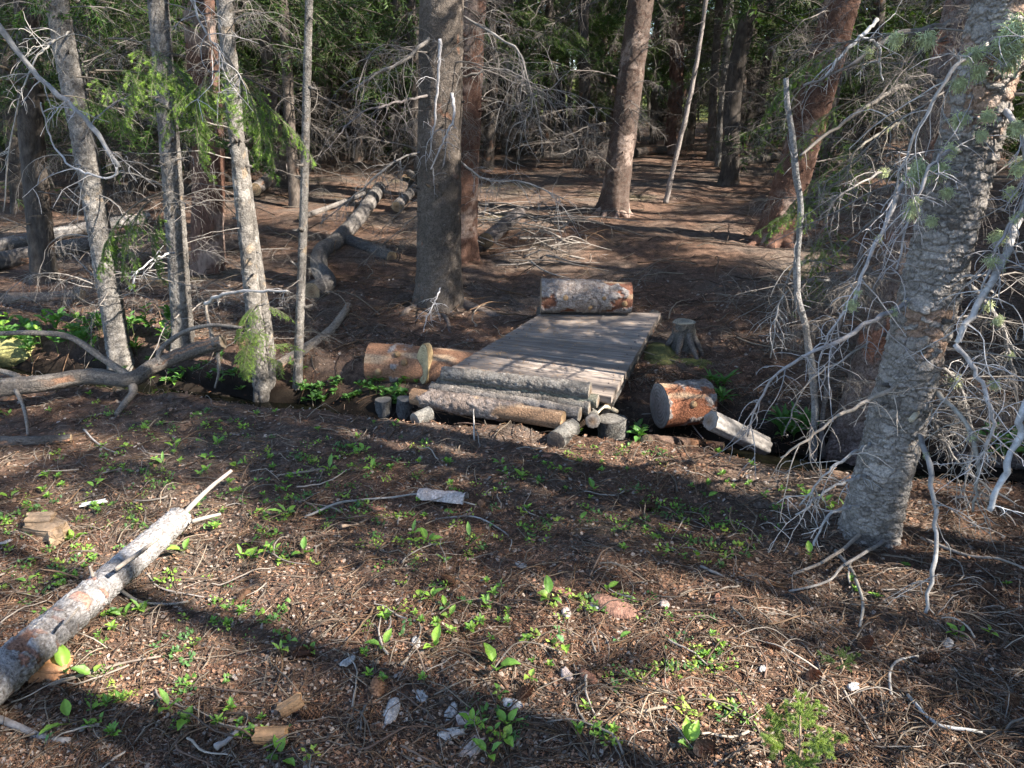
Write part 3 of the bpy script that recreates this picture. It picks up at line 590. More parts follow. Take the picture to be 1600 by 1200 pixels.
HB = [
 (rJ, bJ, [(1478,118,YJ),(1430,132,YJ-.15),(1384,147,YJ-.25),(1300,205,YJ-.35),(1249,243,YJ-.4)], .016, .005, (.15,.13,.11), 10, 1),
 (rJ, bJ, [(1505,30,YJ),(1450,45,YJ-.1),(1398,54,YJ-.2),(1323,105,YJ-.3),(1256,135,YJ-.3)], .015, .005, (.17,.15,.13), 14, 2),
 (rJ, bJ, [(1370,30,YJ-.2),(1340,62,YJ-.25),(1310,92,YJ-.3),(1290,120,YJ-.3)], .009, .006, (.42,.40,.38), 4, 0),
 (rJ, bJ, [(1340,55,YJ-.25),(1372,70,YJ-.25),(1375,100,YJ-.25),(1381,126,YJ-.25)], .006, .003, (.42,.40,.38), 3, 0),
 (rJ, bJ, [(1450,185,YJ),(1400,195,YJ-.2),(1350,225,YJ-.3),(1325,250,YJ-.3)], .012, .003, (.18,.16,.13), 12, 2),
 (rI, bI, [(1590,345,YI-.05),(1562,420,YI-.25),(1525,480,YI-.3),(1492,536,YI-.33)], .013, .009, (.34,.32,.30), 8, 2),
 (rI, bI, [(1492,536,YI-.33),(1520,575,YI-.36),(1545,625,YI-.4),(1552,670,YI-.4),(1538,705,YI-.38)], .008, .004, (.34,.32,.31), 14, 0),
 (rI, bI, [(1460,270,YI),(1410,290,YI-.15),(1378,362,YI-.2),(1340,450,YI-.25),(1292,532,YI-.25)], .011, .003, (.30,.28,.27), 16, 4),
 (rI, bI, [(1430,460,YI),(1402,479,YI-.1),(1350,510,YI-.2),(1293,542,YI-.25),(1227,575,YI-.25),(1185,625,YI-.25),(1170,683,YI-.25)], .010, .003, (.25,.23,.22), 18, 2),
 (rI, bI, [(1410,600,YI),(1393,608,YI-.1),(1318,646,YI-.2),(1260,687,YI-.25),(1218,714,YI-.25)], .009, .003, (.30,.25,.2), 12, 0),
 (rI, bI, [(1370,690,YI),(1335,706,YI-.12),(1290,740,YI-.2),(1250,790,YI-.2)], .007, .003, (.27,.26,.25), 8, 0),
 (rI, bI, [(1360,742,YI),(1330,748,YI-.12),(1285,771,YI-.2),(1243,806,YI-.22)], .008, .003, (.27,.26,.25), 6, 0),
 (rI, bI, [(1350,790,YI),(1322,796,YI-.12),(1297,804,YI-.16),(1272,852,YI-.2)], .007, .004, (.30,.29,.28), 5, 0),
 (rI, bI, [(1425,670,YI),(1440,690,YI-.15),(1452,733,YI-.28),(1463,837,YI-.42),(1457,900,YI-.5),(1444,958,YI-.55)], .010, .006, (.22,.21,.20), 10, 1),
 (rI, bI, [(1650,540,YI-.2),(1600,640,YI-.3),(1592,680,YI-.3),(1572,733,YI-.33),(1547,798,YI-.35)], .013, .010, (.38,.38,.38), 4, 0),
 (rI, bI, [(1455,610,YI),(1470,620,YI-.1),(1510,667,YI-.2),(1530,735,YI-.25),(1520,800,YI-.25)], .011, .004, (.25,.23,.2), 16, 1),
 (rI, bI, [(1500,440,YI),(1540,470,YI+.15),(1580,560,YI+.2),(1590,650,YI+.2)], .012, .004, (.22,.2,.18), 18, 2),
 (rI, bI, [(1450,560,YI),(1490,590,YI+.15),(1520,680,YI+.2),(1500,780,YI+.2)], .009, .003, (.24,.22,.2), 20, 1),
 (rI, bI, [(1440,620,YI),(1480,700,YI+.2),(1540,760,YI+.2),(1610,800,YI+.2)], .009, .003, (.24,.22,.2), 20, 0),
 (rI, bI, [(1545,150,YI),(1590,200,YI-.15),(1605,300,YI-.2),(1560,380,YI-.25),(1530,470,YI-.25)], .011, .003, (.28,.26,.25), 22, 5),
 (rI, bI, [(1520,230,YI),(1460,250,YI-.2),(1425,330,YI-.25),(1400,420,YI-.28)], .008, .003, (.28,.26,.25), 16, 5),
 (rI, bI, [(1560,60,YI),(1500,100,YI-.25),(1440,190,YI-.3),(1395,300,YI-.3)], .008, .003, (.26,.24,.22), 16, 4),
 (rJ, bJ, [(1440,260,YJ),(1380,270,YJ-.2),(1320,300,YJ-.3),(1280,340,YJ-.3)], .008, .003, (.22,.2,.18), 18, 2),
 (rJ, bJ, [(1420,330,YJ),(1370,340,YJ+.1),(1300,400,YJ+.1),(1240,420,YJ+.1),(1212,500,YJ+.1)], .008, .003, (.2,.18,.16), 18, 1),
 (rJ, bJ, [(1400,420,YJ),(1330,440,YJ+.1),(1260,440,YJ),(1220,470,YJ),(1205,560,YJ)], .008, .003, (.3,.28,.26), 18, 0),
 (rJ, bJ, [(1380,520,YJ),(1320,560,YJ-.1),(1260,600,YJ-.1),(1225,680,YJ-.1)], .007, .003, (.22,.2,.18), 16, 0),
]
for i, (rt, bb, pl, r0, r1, c, tw, li) in enumerate(HB): px_branch(rt, bb, "dead_branch", pl, r0, r1, c, 400 + i, tw, lichen=li)
def face_tree(root, b, Pt, zs, r0, H, z0, z1, n, meshes, seed, sc, azr):
    add_branches(root, Pt, zs, r0, H, z0, z1, n, meshes, "dead_branch", seed, sc, azr=azr)
face_tree(rI, bI, PI_, zI, .096, 14, .5, 1.9, 20, DEAD, 77, (.4, .75), (-.9, 1.3))
face_tree(rI, bI, PI_, zI, .096, 14, .25, .9, 12, DEADP, 78, (.4, .75), (-.7, 1.2))
face_tree(rI, bI, PI_, zI, .096, 14, .8, 2.2, 10, DEAD, 79, (.3, .6), (2.2, 3.6))
face_tree(rJ, bJ, PJ, zJ, .10, 14, .4, 2.4, 26, DEAD, 80, (.4, .9), (2.0, 4.2))
# lichen straight on the trunk of the biggest spruce and stub ends
rg = random.Random(5)
for px, py, s in ((1585,45,1.7),(1590,70,1.5),(1575,90,1.6),(1530,110,1.1),(1572,65,1.5),(1545,180,1.0),(1535,210,.8),(1500,185,1.0),(1480,300,.8),(1455,345,.8),(1590,200,1.1),(1595,260,1.3),(1560,370,1.0),(1580,300,.9),(1500,130,1.0),(1445,270,1.2),(1425,275,1.1),(1400,60,1.0),(1450,60,1.1),(1470,265,1.2),(1435,258,1.0),(1560,500,.7),(1555,600,.7)):
    ob("lichen_tuft", LICH[rg.randrange(4)], P(px, py, YI - .16) - bI, (0, 0, rg.uniform(0, 6)), rI, s)
v, f = tube([P(1437, 640, YI - .05), P(1424, 656, YI - .16)], [.011, .010], 9); ob("branch_stub", mkmesh("branch_stub", v - bI, f, (.42, .36, .26), [M_cut]), parent=rI)
# left trees: long grey hanging branch, green boughs
rA, bA = MAIN['A'][0], MAIN['A'][1]
px_branch(rA, bA, "dead_branch", [(-60,-20,3.0),(0,45,3.05),(50,110,3.1),(110,165,3.1),(150,205,3.1),(184,262,3.1)], .012, .008, (.24,.23,.22), 501, 10)
px_branch(rA, bA, "dead_branch", [(184,262,3.1),(178,276,3.1),(140,272,3.1),(105,255,3.15),(80,215,3.2),(65,160,3.2)], .005, .003, (.27,.26,.25), 502, 5)
px_branch(rA, bA, "dead_branch", [(110,50,bA[1]),(60,90,3.6),(20,200,3.5),(5,330,3.5)], .006, .003, (.25,.23,.2), 503, 16)
px_branch(rC, bC, "dead_branch", [(290,-20,3.6),(315,40,3.6),(342,80,3.6),(350,110,3.6)], .005, .003, (.33,.31,.29), 504, 12)
px_branch(rE, bE, "dead_branch", [(688,60,5.4),(685,110,5.35),(680,180,5.35),(672,245,5.35)], .012, .004, (.33,.31,.3), 505, 8)
px_branch(rE, bE, "dead_branch", [(705,145,5.5),(710,180,5.4),(695,215,5.35),(674,265,5.3)], .011, .004, (.33,.31,.3), 506, 8)
px_branch(rE, bE, "dead_branch", [(672,60,5.6),(630,95,5.4),(590,115,5.3),(545,145,5.2)], .014, .006, (.18,.16,.14), 507, 22, (.1, .5))
px_branch(rE, bE, "dead_branch", [(668,150,5.6),(600,165,5.3),(560,180,5.2),(530,210,5.1)], .010, .005, (.15,.13,.12), 508, 22, (.1, .5))
px_branch(rE, bE, "dead_branch", [(665,235,5.7),(620,250,5.5),(560,300,5.4),(500,350,5.3)], .009, .003, (.2,.18,.16), 509, 26, (.1, .45))
px_branch(rE, bE, "dead_branch", [(715,20,5.8),(780,60,5.6),(815,90,5.5),(830,170,5.5),(800,200,5.5)], .010, .004, (.2,.18,.16), 510, 30, (.15, .6), 2.2)
px_branch(rE, bE, "dead_branch", [(720,120,5.8),(790,110,5.7),(850,140,5.6),(880,120,5.6)], .009, .003, (.18,.16,.14), 511, 30, (.15, .6), 2.4)
px_branch(rE, bE, "dead_branch", [(715,250,5.8),(760,280,5.7),(820,285,5.6),(880,310,5.6)], .009, .004, (.24,.22,.2), 512, 24, (.15, .5), 1.5)
px_branch(rE, bE, "dead_branch", [(690,445,5.6),(676,480,5.3),(665,500,5.2),(662,535,5.1)], .006, .003, (.36,.34,.33), 513, 10, (.06, .2))
px_branch(MAIN['B'][0], MAIN['B'][1], "dead_branch", [(272,395,4.8),(240,405,4.6),(215,425,4.5),(205,455,4.4)], .006, .003, (.42,.4,.38), 514, 8, (.05, .2))
px_branch(rC, bC, "dead_branch", [(320,475,4.3),(345,462,4.2),(390,455,4.1),(450,455,4.0)], .011, .006, (.38,.34,.3), 515, 6, (.05, .15))
def bough(root, base, px, py, Y, az, ti, s, mesh=None, roll=0):
    ob("green_bough", mesh or NEARB[random.randrange(4)], P(px, py, Y) - base, (roll, -ti, az), root, s)
for a in [(150,110,4.1,.2,-.2,.9),(200,95,4.1,.0,-.5,.8),(120,120,4.2,-.2,-.2,.8),(170,60,4.2,-.4,-.2,.9),(230,110,4.2,.5,-.6,.6),(95,150,4.2,.0,-.1,.6)]: bough(rA, bA, *a)
for a in [(250,95,4.1,-.3,-.8,.6),(265,80,4.1,-2.6,-.6,.6)]: bough(MAIN['B'][0], MAIN['B'][1], *a)
for a in [(345,85,4.0,.1,-.9,.75),(340,95,3.9,-2.8,-.9,.75),(350,80,3.9,-.8,-.9,.7),(335,110,4.0,-2.2,-1.0,.6),(360,130,3.9,-.1,-.6,.7),(330,120,3.9,3.0,-.7,.6),(372,150,3.9,.2,-.8,.55)]: bough(rC, bC, *a)
for a in [(255,300,4.3,3.3,-.5,.85),(240,310,4.3,-2.2,-.6,.7),(215,330,4.3,2.9,-.7,.55),(260,320,4.3,-2.6,-.9,.6)]: bough(MAIN['B'][0], MAIN['B'][1], *a)
for k in range(16): bough(rC, bC, R_(385, 430), R_(460, 600), bC[1] - .10 + R_(-.1, .1), R_(2.6, 6.8), R_(-.9, .1), R_(.25, .45))
# right: green boughs among the tangle
for a in [(1345,60,YJ+.8,3.0,-.3,.9),(1300,320,YJ,3.3,-.1,.55),(1290,315,YJ,2.8,-.2,.45),(1330,340,YJ+.2,3.6,-.5,.6),(1320,370,YJ+.2,3.4,-.6,.5),(1350,150,YJ+.7,3.2,-.5,.8),(1380,230,YJ+.6,3.4,-.5,.8),(1330,250,YJ+.5,3.0,-.6,.7),(1370,190,YJ+.8,3.9,-.5,.8),(1300,430,YJ+.2,3.4,-.5,.4)]: bough(rJ, bJ, *a)

# ------------------------------------------------------------------ background and shade trees
FT = {}
def slim_trunk(seed, r0, pal, H=12):
    return trunk_mesh((0, 0, 0), (0, 0, 1), H, r0, 18, 5.5, .045, seed, .12, .35, (.05, .07), .008, pal)
TV = [slim_trunk(900 + i, [.075, .10, .06, .13, .09, .07][i], [PAL_BROWN, PAL_DARK, PAL_PALE, PAL_RED, PAL_DARK, PAL_BROWN][i]) for i in range(6)]
RV = [.075, .10, .06, .13, .09, .07]
TW = ['brown', 'dark', 'grey', 'reddish', 'dark', 'brown']
def crown_mesh(seed, H=12, z0=1.6, R=1.7, n=95, dens=44, cA=(.022, .045, .016), cB=(.07, .11, .028)):
    rg = np.random.default_rng(seed); mb = MB()
    z = rg.uniform(z0, H * .98, n); az = rg.uniform(0, 6.28, n); L = R * (1.08 - (z / H) ** 1.2).clip(.12) * rg.uniform(.6, 1.15, n)
    d = np.stack([np.cos(az), np.sin(az), rg.uniform(-.1, .3, n)], -1); p0 = np.stack([0 * z, 0 * z, z], -1)
    m = arcs(p0, d, L, 7, (0, 0, -.75), .05, rg); v, f = btubes(m, np.broadcast_to(np.linspace(.014, .004, 7), (n, 7)), 3); mb.add(v, f, (.1, .085, .07))
    k = np.repeat(np.arange(n), 9); j = rg.integers(1, 6, len(k)); dd = m[k, j + 1] - m[k, j]; dd /= np.linalg.norm(dd, axis=1, keepdims=True)
    sd = np.cross(dd, [0, 0, 1.]) * rg.choice([-1, 1], (len(k), 1))
    t = arcs(m[k, j], dd * .8 + sd * .8 + rg.normal(0, .2, dd.shape), L[k] * rg.uniform(.15, .4, len(k)), 4, (0, 0, -.8), .08, rg)
    needles(mb, np.stack([t[:, :-1], t[:, 1:]], 2).reshape(-1, 2, 3), dens, .10, .016, rg, cA, cB)
    return mb.mesh("crown", [M_needle])
CR = [crown_mesh(1000 + i, 12, [1.0, 1.7, .6, 2.2][i], [1.7, 1.5, 1.9, 1.6][i]) for i in range(4)]
CRS = [crown_mesh(1020 + i, 3.4, .15, 1.0, 46, 60) for i in range(3)]
CRY = [crown_mesh(1010 + i, 12, 1.2, 1.9, cA=(.10, .14, .025), cB=(.30, .36, .08)) for i in range(2)]  # far crowns in brighter needle colour, standing in for sunlit foliage
bgtrees = []
_v, _f = tube([[0, 0, -.1], [0, 0, 1.6], [0, 0, 3.3]], [.035, .022, .006], 7); YT = mkmesh('young_trunk', _v, _f, (.09, .07, .055), [M_barkf])
def bg_tree(x, y, vi, lean=(0, 0), sc=1.0, mode='far', seed=0, dead=12, live=14):
    z = float(hgt(x, y)); root = empty("spruce_tree", (x, y, z)); rg = random.Random(seed)
    me, Pt, zs = TV[vi]; root["category"] = "tree"
    root.rotation_euler = (lean[1], lean[0], rg.uniform(0, 6.28) if abs(lean[0]) + abs(lean[1]) < .001 else 0)
    root.scale = (sc, sc, sc)
    ob("trunk", me, parent=root)
    if mode == 'far':
        ob("crown", (CRY if y > 30 else CR)[rg.randrange(2) if y > 30 else rg.randrange(4)], (0, 0, 0), (0, 0, rg.uniform(0, 6.28)), root)
        if dead: 
            for k in range(dead): 
                zz = rg.uniform(.5, 4.5); az = rg.uniform(0, 6.28); ob("dead_branch", rg.choice(DEADD), (RV[vi] * .7 * math.cos(az), RV[vi] * .7 * math.sin(az), zz), (rg.uniform(-.4, .4), rg.uniform(-.3, .2), az), root, rg.uniform(.7, 1.3))
    else:
        base = np.array([x, y, z])
        for k in range(dead):
            zz = rg.uniform(.3, 3.6); az = rg.uniform(0, 6.28); ob("dead_branch", rg.choice(DEADD + DEAD[:2]), (RV[vi] * .7 * math.cos(az), RV[vi] * .7 * math.sin(az), zz), (rg.uniform(-.4, .4), rg.uniform(-.3, .2), az), root, rg.uniform(.6, 1.2))
        rz = root.rotation_euler.z
        for k in range(live):
            zz = 1.35 + (rg.random() ** 1.1) * 9.6; az = rg.uniform(0, 6.28); s = rg.uniform(.85, 1.25) * max(.3, 1.2 - (zz / 12) ** 1.3) * 1.2
            if carved(branch_pts(base + [0, 0, zz * sc], az + rz, 0, 1.3 * s * sc)): continue
            ob("live_branch", rg.choice(MID if rg.random() < .6 else DARKB), (0, 0, zz), (rg.uniform(-.4, .4), rg.uniform(-.2, .2), az), root, s)
    bgtrees.append((root, vi)); return root
# trunks the photo shows one by one: px at base, py base, lean px per 100 px up, variant
SEEN = [(70,440,-3,1),(35,330,-2,1),(150,330,-4,2),(215,300,-3,1),(326,420,-1,3),(300,300,-2,4),(340,270,0,2),(432,250,-1,4),(452,240,-1,5),(497,250,0,1),(520,238,1,4),(558,252,1,1),(590,240,0,4),(622,262,1,5),
        (650,236,2,1),(762,262,2,4),(790,240,1,0),(812,232,1,5),(850,240,2,4),(878,226,3,1),(905,262,2,4),(935,228,3,0),(1020,226,3,5),(1050,240,4,3),(1078,225,4,0),(1110,250,6,5),(1122,262,7,2),(1150,228,5,0),(1162,240,5,4),
        (1186,252,7,1),(1322,236,8,4),(1345,262,9,1),(1366,232,8,0),(1392,225,8,5),(1425,236,9,2),(1450,228,9,4),(385,262,-1,1),(118,262,-4,5),(8,262,-4,4)]
for i, (px, py, ln, vi) in enumerate(SEEN):
    g = G(px, py); a = math.atan((ln - (px - 800) * .028) / 100.0) * .8
    bg_tree(g[0], g[1], vi, (a, R_(-.02, .02)), R_(.9, 1.1), 'mid', 50 + i, dead=24, live=46)
rg = random.Random(31); taken = [(o.location.x, o.location.y) for o, _ in bgtrees] + [(m[1][0], m[1][1]) for m in MAIN.values()]
def free(x, y, d): return all(math.hypot(x - a, y - b) > d for a, b in taken)
# off to the sunny side (right, and behind the camera): an unseen stand, crowns gapped to shape the dappled shade
n_sh = 0
for t_ in range(900):
    x, y = rg.uniform(3.4, 19), rg.uniform(-10, 9)
    if y > 2.2 and x < 1.1 + y * .80: continue
    if not free(x, y, 1.2): continue
    taken.append((x, y)); bg_tree(x, y, (0, 2, 5)[rg.randrange(3)], (0, 0), rg.uniform(.85, 1.1), 'mid', 300 + t_, dead=2, live=115); n_sh += 1
    if n_sh > 88: break
# left, and beyond
n_b = 0
for t_ in range(3000):
    y = rg.uniform(9, 46) ; x = rg.uniform(-1, 1) * (y * .78 + 2)
    if -1.2 < x - (y - 5) * .22 < 1.6 and y < 15: continue          # the trail beyond the bridge
    if 22 < y < 31 and x > .30 * y and rg.random() < .6: continue           # thinner towards the bright clearing
    if not free(x, y, 1.25 if y < 22 else 1.9): continue
    taken.append((x, y)); bg_tree(x, y, rg.randrange(6), (rg.uniform(-.04, .04), rg.uniform(-.03, .03)), rg.uniform(.85, 1.25), 'far', 2000 + t_, dead=16 if y < 22 else 0); n_b += 1
    if n_b > 210: break
# young spruces that close the thicket between the trunks
yg = []
for t_ in range(900):
    y = rg.uniform(12, 34); x = rg.uniform(-1, 1) * (y * .74 + 1)
    if -1.6 < x - (y - 5) * .22 < 2.6 and y < 19: continue
    if not free(x, y, .75): continue
    taken.append((x, y)); r = empty("young_spruce", (x, y, float(hgt(x, y))), None, "tree", "young spruces in the background"); k = rg.uniform(.7, 1.5)
    ob("trunk", YT, parent=r, scale=k); ob("crown", CRS[rg.randrange(3)], (0, 0, 0), (0, 0, rg.uniform(0, 6.28)), r, k); yg.append((r, y))
    if len(yg) > 95: break

# the far wood, one mass: slim trunks, bare limbs and needled boughs beyond the trees one can tell apart
def far_wood():
    rg = np.random.default_rng(77); mb = MB(); n = 430
    y = rg.uniform(17, 48, n); x = rg.uniform(-1, 1, n) * (y * .8 + 2); z = hgt(x, y); keep = ~((np.abs(x - (y - 5) * .22 - .5) < 2.2) & (y < 20)); x, y, z = x[keep], y[keep], z[keep]; n = len(x)
    H = rg.uniform(6, 13, n); p0 = np.stack([x, y, z - .2], -1); q = arcs(p0, np.stack([rg.normal(0, .05, n), rg.normal(0, .05, n), np.ones(n)], -1), H, 7, (0, 0, 0), .012, rg)
    r = rg.uniform(.035, .10, n)[:, None] * np.linspace(1, .25, 7)[None]; v, f = btubes(q, r, 7); c = np.array([.085, .072, .06]) * rg.uniform(.5, 1.6, (n, 1)); mb.add(v, f, np.repeat(c, 49, 0))
    k = np.repeat(np.arange(n), 26); m = len(k); t = rg.random(m); zz = .4 + t * 6.5; az = rg.uniform(0, 6.28, m); base = np.stack([x[k], y[k], z[k] + zz], -1)
    L = rg.uniform(.5, 1.5, m); a = arcs(base, np.stack([np.cos(az), np.sin(az), rg.uniform(-.3, .3, m)], -1), L, 5, (0, 0, -.8), .12, rg); v, f = btubes(a, np.broadcast_to(np.linspace(.010, .004, 5), (m, 5)), 3); mb.add(v, f, (.07, .06, .05))
    gsel = zz > rg.uniform(.6, 2.6, n)[k]; a = a[gsel]; mm = len(a); s0 = np.stack([a[:, 1:-1], a[:, 2:]], 2).reshape(-1, 2, 3); off = rg.normal(0, .16, s0.shape[:1] + (1, 3)); s0 = s0 + off
    needles(mb, s0, 24, .17, .035, rg, (.03, .06, .018), (.15, .22, .05))
    tag(ob("distant_forest", mb.mesh("distant_forest", [M_needle])), kind="stuff")
far_wood()

# labels of the background trees: by their order between the foreground trunks
marks = [(92, 'the leftmost pale trunk'), (250, 'the sunlit pale trunk'), (360, 'the twin stemmed spruce'), (478, 'the bare pole'), (695, 'the large central trunk'), (985, 'the leaning trunk'), (1275, 'the thick red trunk'), (1510, 'the biggest right trunk')]
by = {}
for o, vi in bgtrees:
    l = o.location
    px, py, dep = proj([[l.x, l.y, l.z + 1.0]]); inview = l.y > 2 and -40 < px[0] < 1640
    if not inview: o["label"] = f"tall {TW[vi]} spruce standing outside the frame on the sunny side"; o["group"] = "spruces shading the clearing"; continue
    k = 0
    while k < len(marks) and px[0] > marks[k][0]: k += 1
    zone = f"left of {marks[0][1]}" if k == 0 else (f"right of {marks[-1][1]}" if k == len(marks) else f"between {marks[k-1][1]} and {marks[k][1]}")
    by.setdefault((zone, TW[vi]), []).append((l.y, o))
O2 = ['nearest', 'second nearest', 'third nearest', 'fourth nearest', 'fifth nearest', 'sixth nearest', 'seventh nearest', 'eighth nearest', 'ninth nearest', 'tenth nearest', 'eleventh nearest', 'twelfth nearest', 'farthest']
for o, y in yg:
    l = o.location; px, py, dep = proj([[l.x, l.y, l.z + .5]]); k = 0
    while k < len(marks) and px[0] > marks[k][0]: k += 1
    zone = f"left of {marks[0][1]}" if k == 0 else (f"right of {marks[-1][1]}" if k == len(marks) else f"between {marks[k-1][1]} and {marks[k][1]}")
    by.setdefault((zone, 'bushy young'), []).append((l.y, o))
for (zone, w), lst in by.items():
    lst.sort(key=lambda q: q[0])
    for i, (_, o) in enumerate(lst):
        o["label"] = f"{O2[min(i, 12)]} {w} spruce {zone}"; o["group"] = "young spruces in the background" if "young" in w else "background spruces"

# ------------------------------------------------------------------ footbridge
FL, FR, RL, RR = P(694, 583, 4.0), P(955, 624, 3.65), P(850, 487, 5.30), P(1027, 490, 5.25)
for q in (FL, FR, RL, RR): q[2] = 0
FL = np.array([-.375, 4.02, .135]); FR = np.array([.52, 3.66, .12]); RL = np.array([.24, 5.27, .14]); RR = np.array([1.06, 5.22, .14])
bm_, bn, bl, bp = newmat("weathered_board")
tc = bn.new("ShaderNodeTexCoord"); mp = bn.new("ShaderNodeMapping"); mp.inputs["Scale"].default_value = (1.6, 40, 20); bl.new(tc.outputs["Object"], mp.inputs[0])
oi = bn.new("ShaderNodeObjectInfo"); cb = bn.new("ShaderNodeCombineXYZ"); mu = bn.new("ShaderNodeMath"); mu.operation = 'MULTIPLY'; mu.inputs[1].default_value = 40; bl.new(oi.outputs["Random"], mu.inputs[0]); bl.new(mu.outputs[0], cb.inputs[0]); bl.new(mu.outputs[0], cb.inputs[1])
bl.new(cb.outputs[0], mp.inputs["Location"])
nz = bn.new("ShaderNodeTexNoise"); nz.inputs["Scale"].default_value = 2.0; nz.inputs["Detail"].default_value = 8; nz.inputs["Roughness"].default_value = .7; bl.new(mp.outputs[0], nz.inputs[0])
rp = bn.new("ShaderNodeValToRGB"); e = rp.color_ramp.elements; e[0].position = .3; e[0].color = (.075, .060, .049, 1); e[1].position = .72; e[1].color = (.34, .275, .225, 1); bl.new(nz.outputs[0], rp.inputs[0])
n3 = bn.new("ShaderNodeTexNoise"); n3.inputs["Scale"].default_value = 5; n3.inputs["Detail"].default_value = 5; bl.new(tc.outputs["Object"], n3.inputs[0])
mr = bn.new("ShaderNodeMapRange"); mr.inputs[3].default_value = .6; mr.inputs[4].default_value = 1.4; bl.new(n3.outputs[0], mr.inputs[0])
mr2 = bn.new("ShaderNodeMapRange"); mr2.inputs[3].default_value = .8; mr2.inputs[4].default_value = 1.25; bl.new(oi.outputs["Random"], mr2.inputs[0])
m1 = bn.new("ShaderNodeMath"); m1.operation = 'MULTIPLY'; bl.new(mr.outputs[0], m1.inputs[0]); bl.new(mr2.outputs[0], m1.inputs[1])
vs = bn.new("ShaderNodeVectorMath"); vs.operation = 'SCALE'; bl.new(rp.outputs[0], vs.inputs[0]); bl.new(m1.outputs[0], vs.inputs["Scale"]); bl.new(vs.outputs[0], bp.inputs["Base Color"])
bp.inputs["Roughness"].default_value = .88; bb = bn.new("ShaderNodeBump"); bb.inputs["Strength"].default_value = .5; bb.inputs["Distance"].default_value = .006; bl.new(nz.outputs[0], bb.inputs["Height"]); bl.new(bb.outputs[0], bp.inputs["Normal"])
bc = (FL + FR + RL + RR) / 4; bc0 = bc.copy(); bc0[2] = -.05
bridge = empty("footbridge", bc0, "small plank footbridge of weathered boards crossing the creek", "footbridge")
land('the footbridge front', (.1, 3.5))
NB = 13; rg2 = np.random.default_rng(3)
ed = np.linspace(0, 1, NB + 1)
for i in range(NB):
    t0, t1 = ed[i] + .0026, ed[i + 1] - .0026
    ov = rg2.uniform(-.006, .008, 2)
    def pt(u, t): 
        a = FL + (RL - FL) * t; b = FR + (RR - FR) * t; return a + (b - a) * u
    m = 26; us = np.linspace(-.004 + ov[0] * .3, 1 + ov[1] * .6, m); zj = rg2.uniform(-.003, .003)
    rows = []
    for jj, (t, z) in enumerate(((t0, -.04), (t0, -.004), (t0 + .0018, 0), ((t0 + t1) / 2, -.001), (t1 - .0018, 0), (t1, -.004), (t1, -.04))):
        w = (vn(us * 9, i * 3.3 + jj, 0, 4) - .5) * .005
        rows.append(np.array([pt(u, t) + np.array([0, w[k], z + zj + (.002 * w[k] / .005)]) for k, u in enumerate(us)]))
    V = np.stack(rows, 1).reshape(-1, 3); c = V.mean(0); ang = math.atan2((pt(1, t0) - pt(0, t0))[1], (pt(1, t0) - pt(0, t0))[0])
    Rm = np.array([[math.cos(-ang), -math.sin(-ang), 0], [math.sin(-ang), math.cos(-ang), 0], [0, 0, 1]])
    V = (V - c) @ Rm.T; F = [gridfaces(m, 7, True)[:, ::-1], np.array([[6, 5, 4, 3, 2, 1, 0]]), (np.array([[0, 1, 2, 3, 4, 5, 6]]) + (m - 1) * 7)]
    me = mkmesh("deck_board", V, F, None, [bm_], smooth=False)
    ob("deck_board", me, c - bc0, (0, 0, ang), bridge)
    for u in (.06, .94):
        v, f = tube([[0, 0, -.004], [0, 0, .0015]], .0045, 8); ob("nail", mkmesh("nail", v, f, (.05, .04, .04), [M_wood]), pt(u, (t0 + t1) / 2) - bc0 + [0, 0, .001], None, bridge)
# stringers
for A_, B_, off, sd in ((FL, RL, (.06, .04, -.09), 31), (FR, RR, (-.02, .14, -.085), 32)):
    d = (B_ - A_) / np.linalg.norm(B_ - A_)
    v, f, c, fr = bark_tube(smooth_path([A_ + off - d * .03, B_ + off + d * .06], 110), lambda s, th: .047 + 0 * s, 40, (.03, .04), .007, sd, colA=(.17, .155, .14), colB=(.06, .055, .05), crack=(.03, .025, .02))
    so_ = ob("stringer", mkmesh("stringer", v - bc0, [f], c, [M_bark]), parent=bridge)
    q_ = smooth_path([A_ + off - d * .03, B_ + off + d * .06], 110); v, f, c = cutcap(q_[0], fr[1][0], fr[2][0], fr[0][0], -d, 4, (.2, .16, .12)); ob("stringer_end", mkmesh("stringer_end", v - bc0, f, c, [M_cut]), parent=bridge)
for q, h, rr in ((P(841, 495, 5.33), .17, 0), (P(1030, 500, 5.27), .13, 0)):
    g = groundh(q[0], q[1]); mb = MB()
    v, f = tube([[0, 0, -.3], [0, 0, q[2] + h - .1]], .022, 4); mb.add(v * [1, .8, 1], f, (.10, .085, .07)); ob("stake", mb.mesh("stake", [M_wood], False), np.array([q[0], q[1], .0]) - bc0, (0, .05, .6), bridge)
# needles lying on the deck later (stuff)

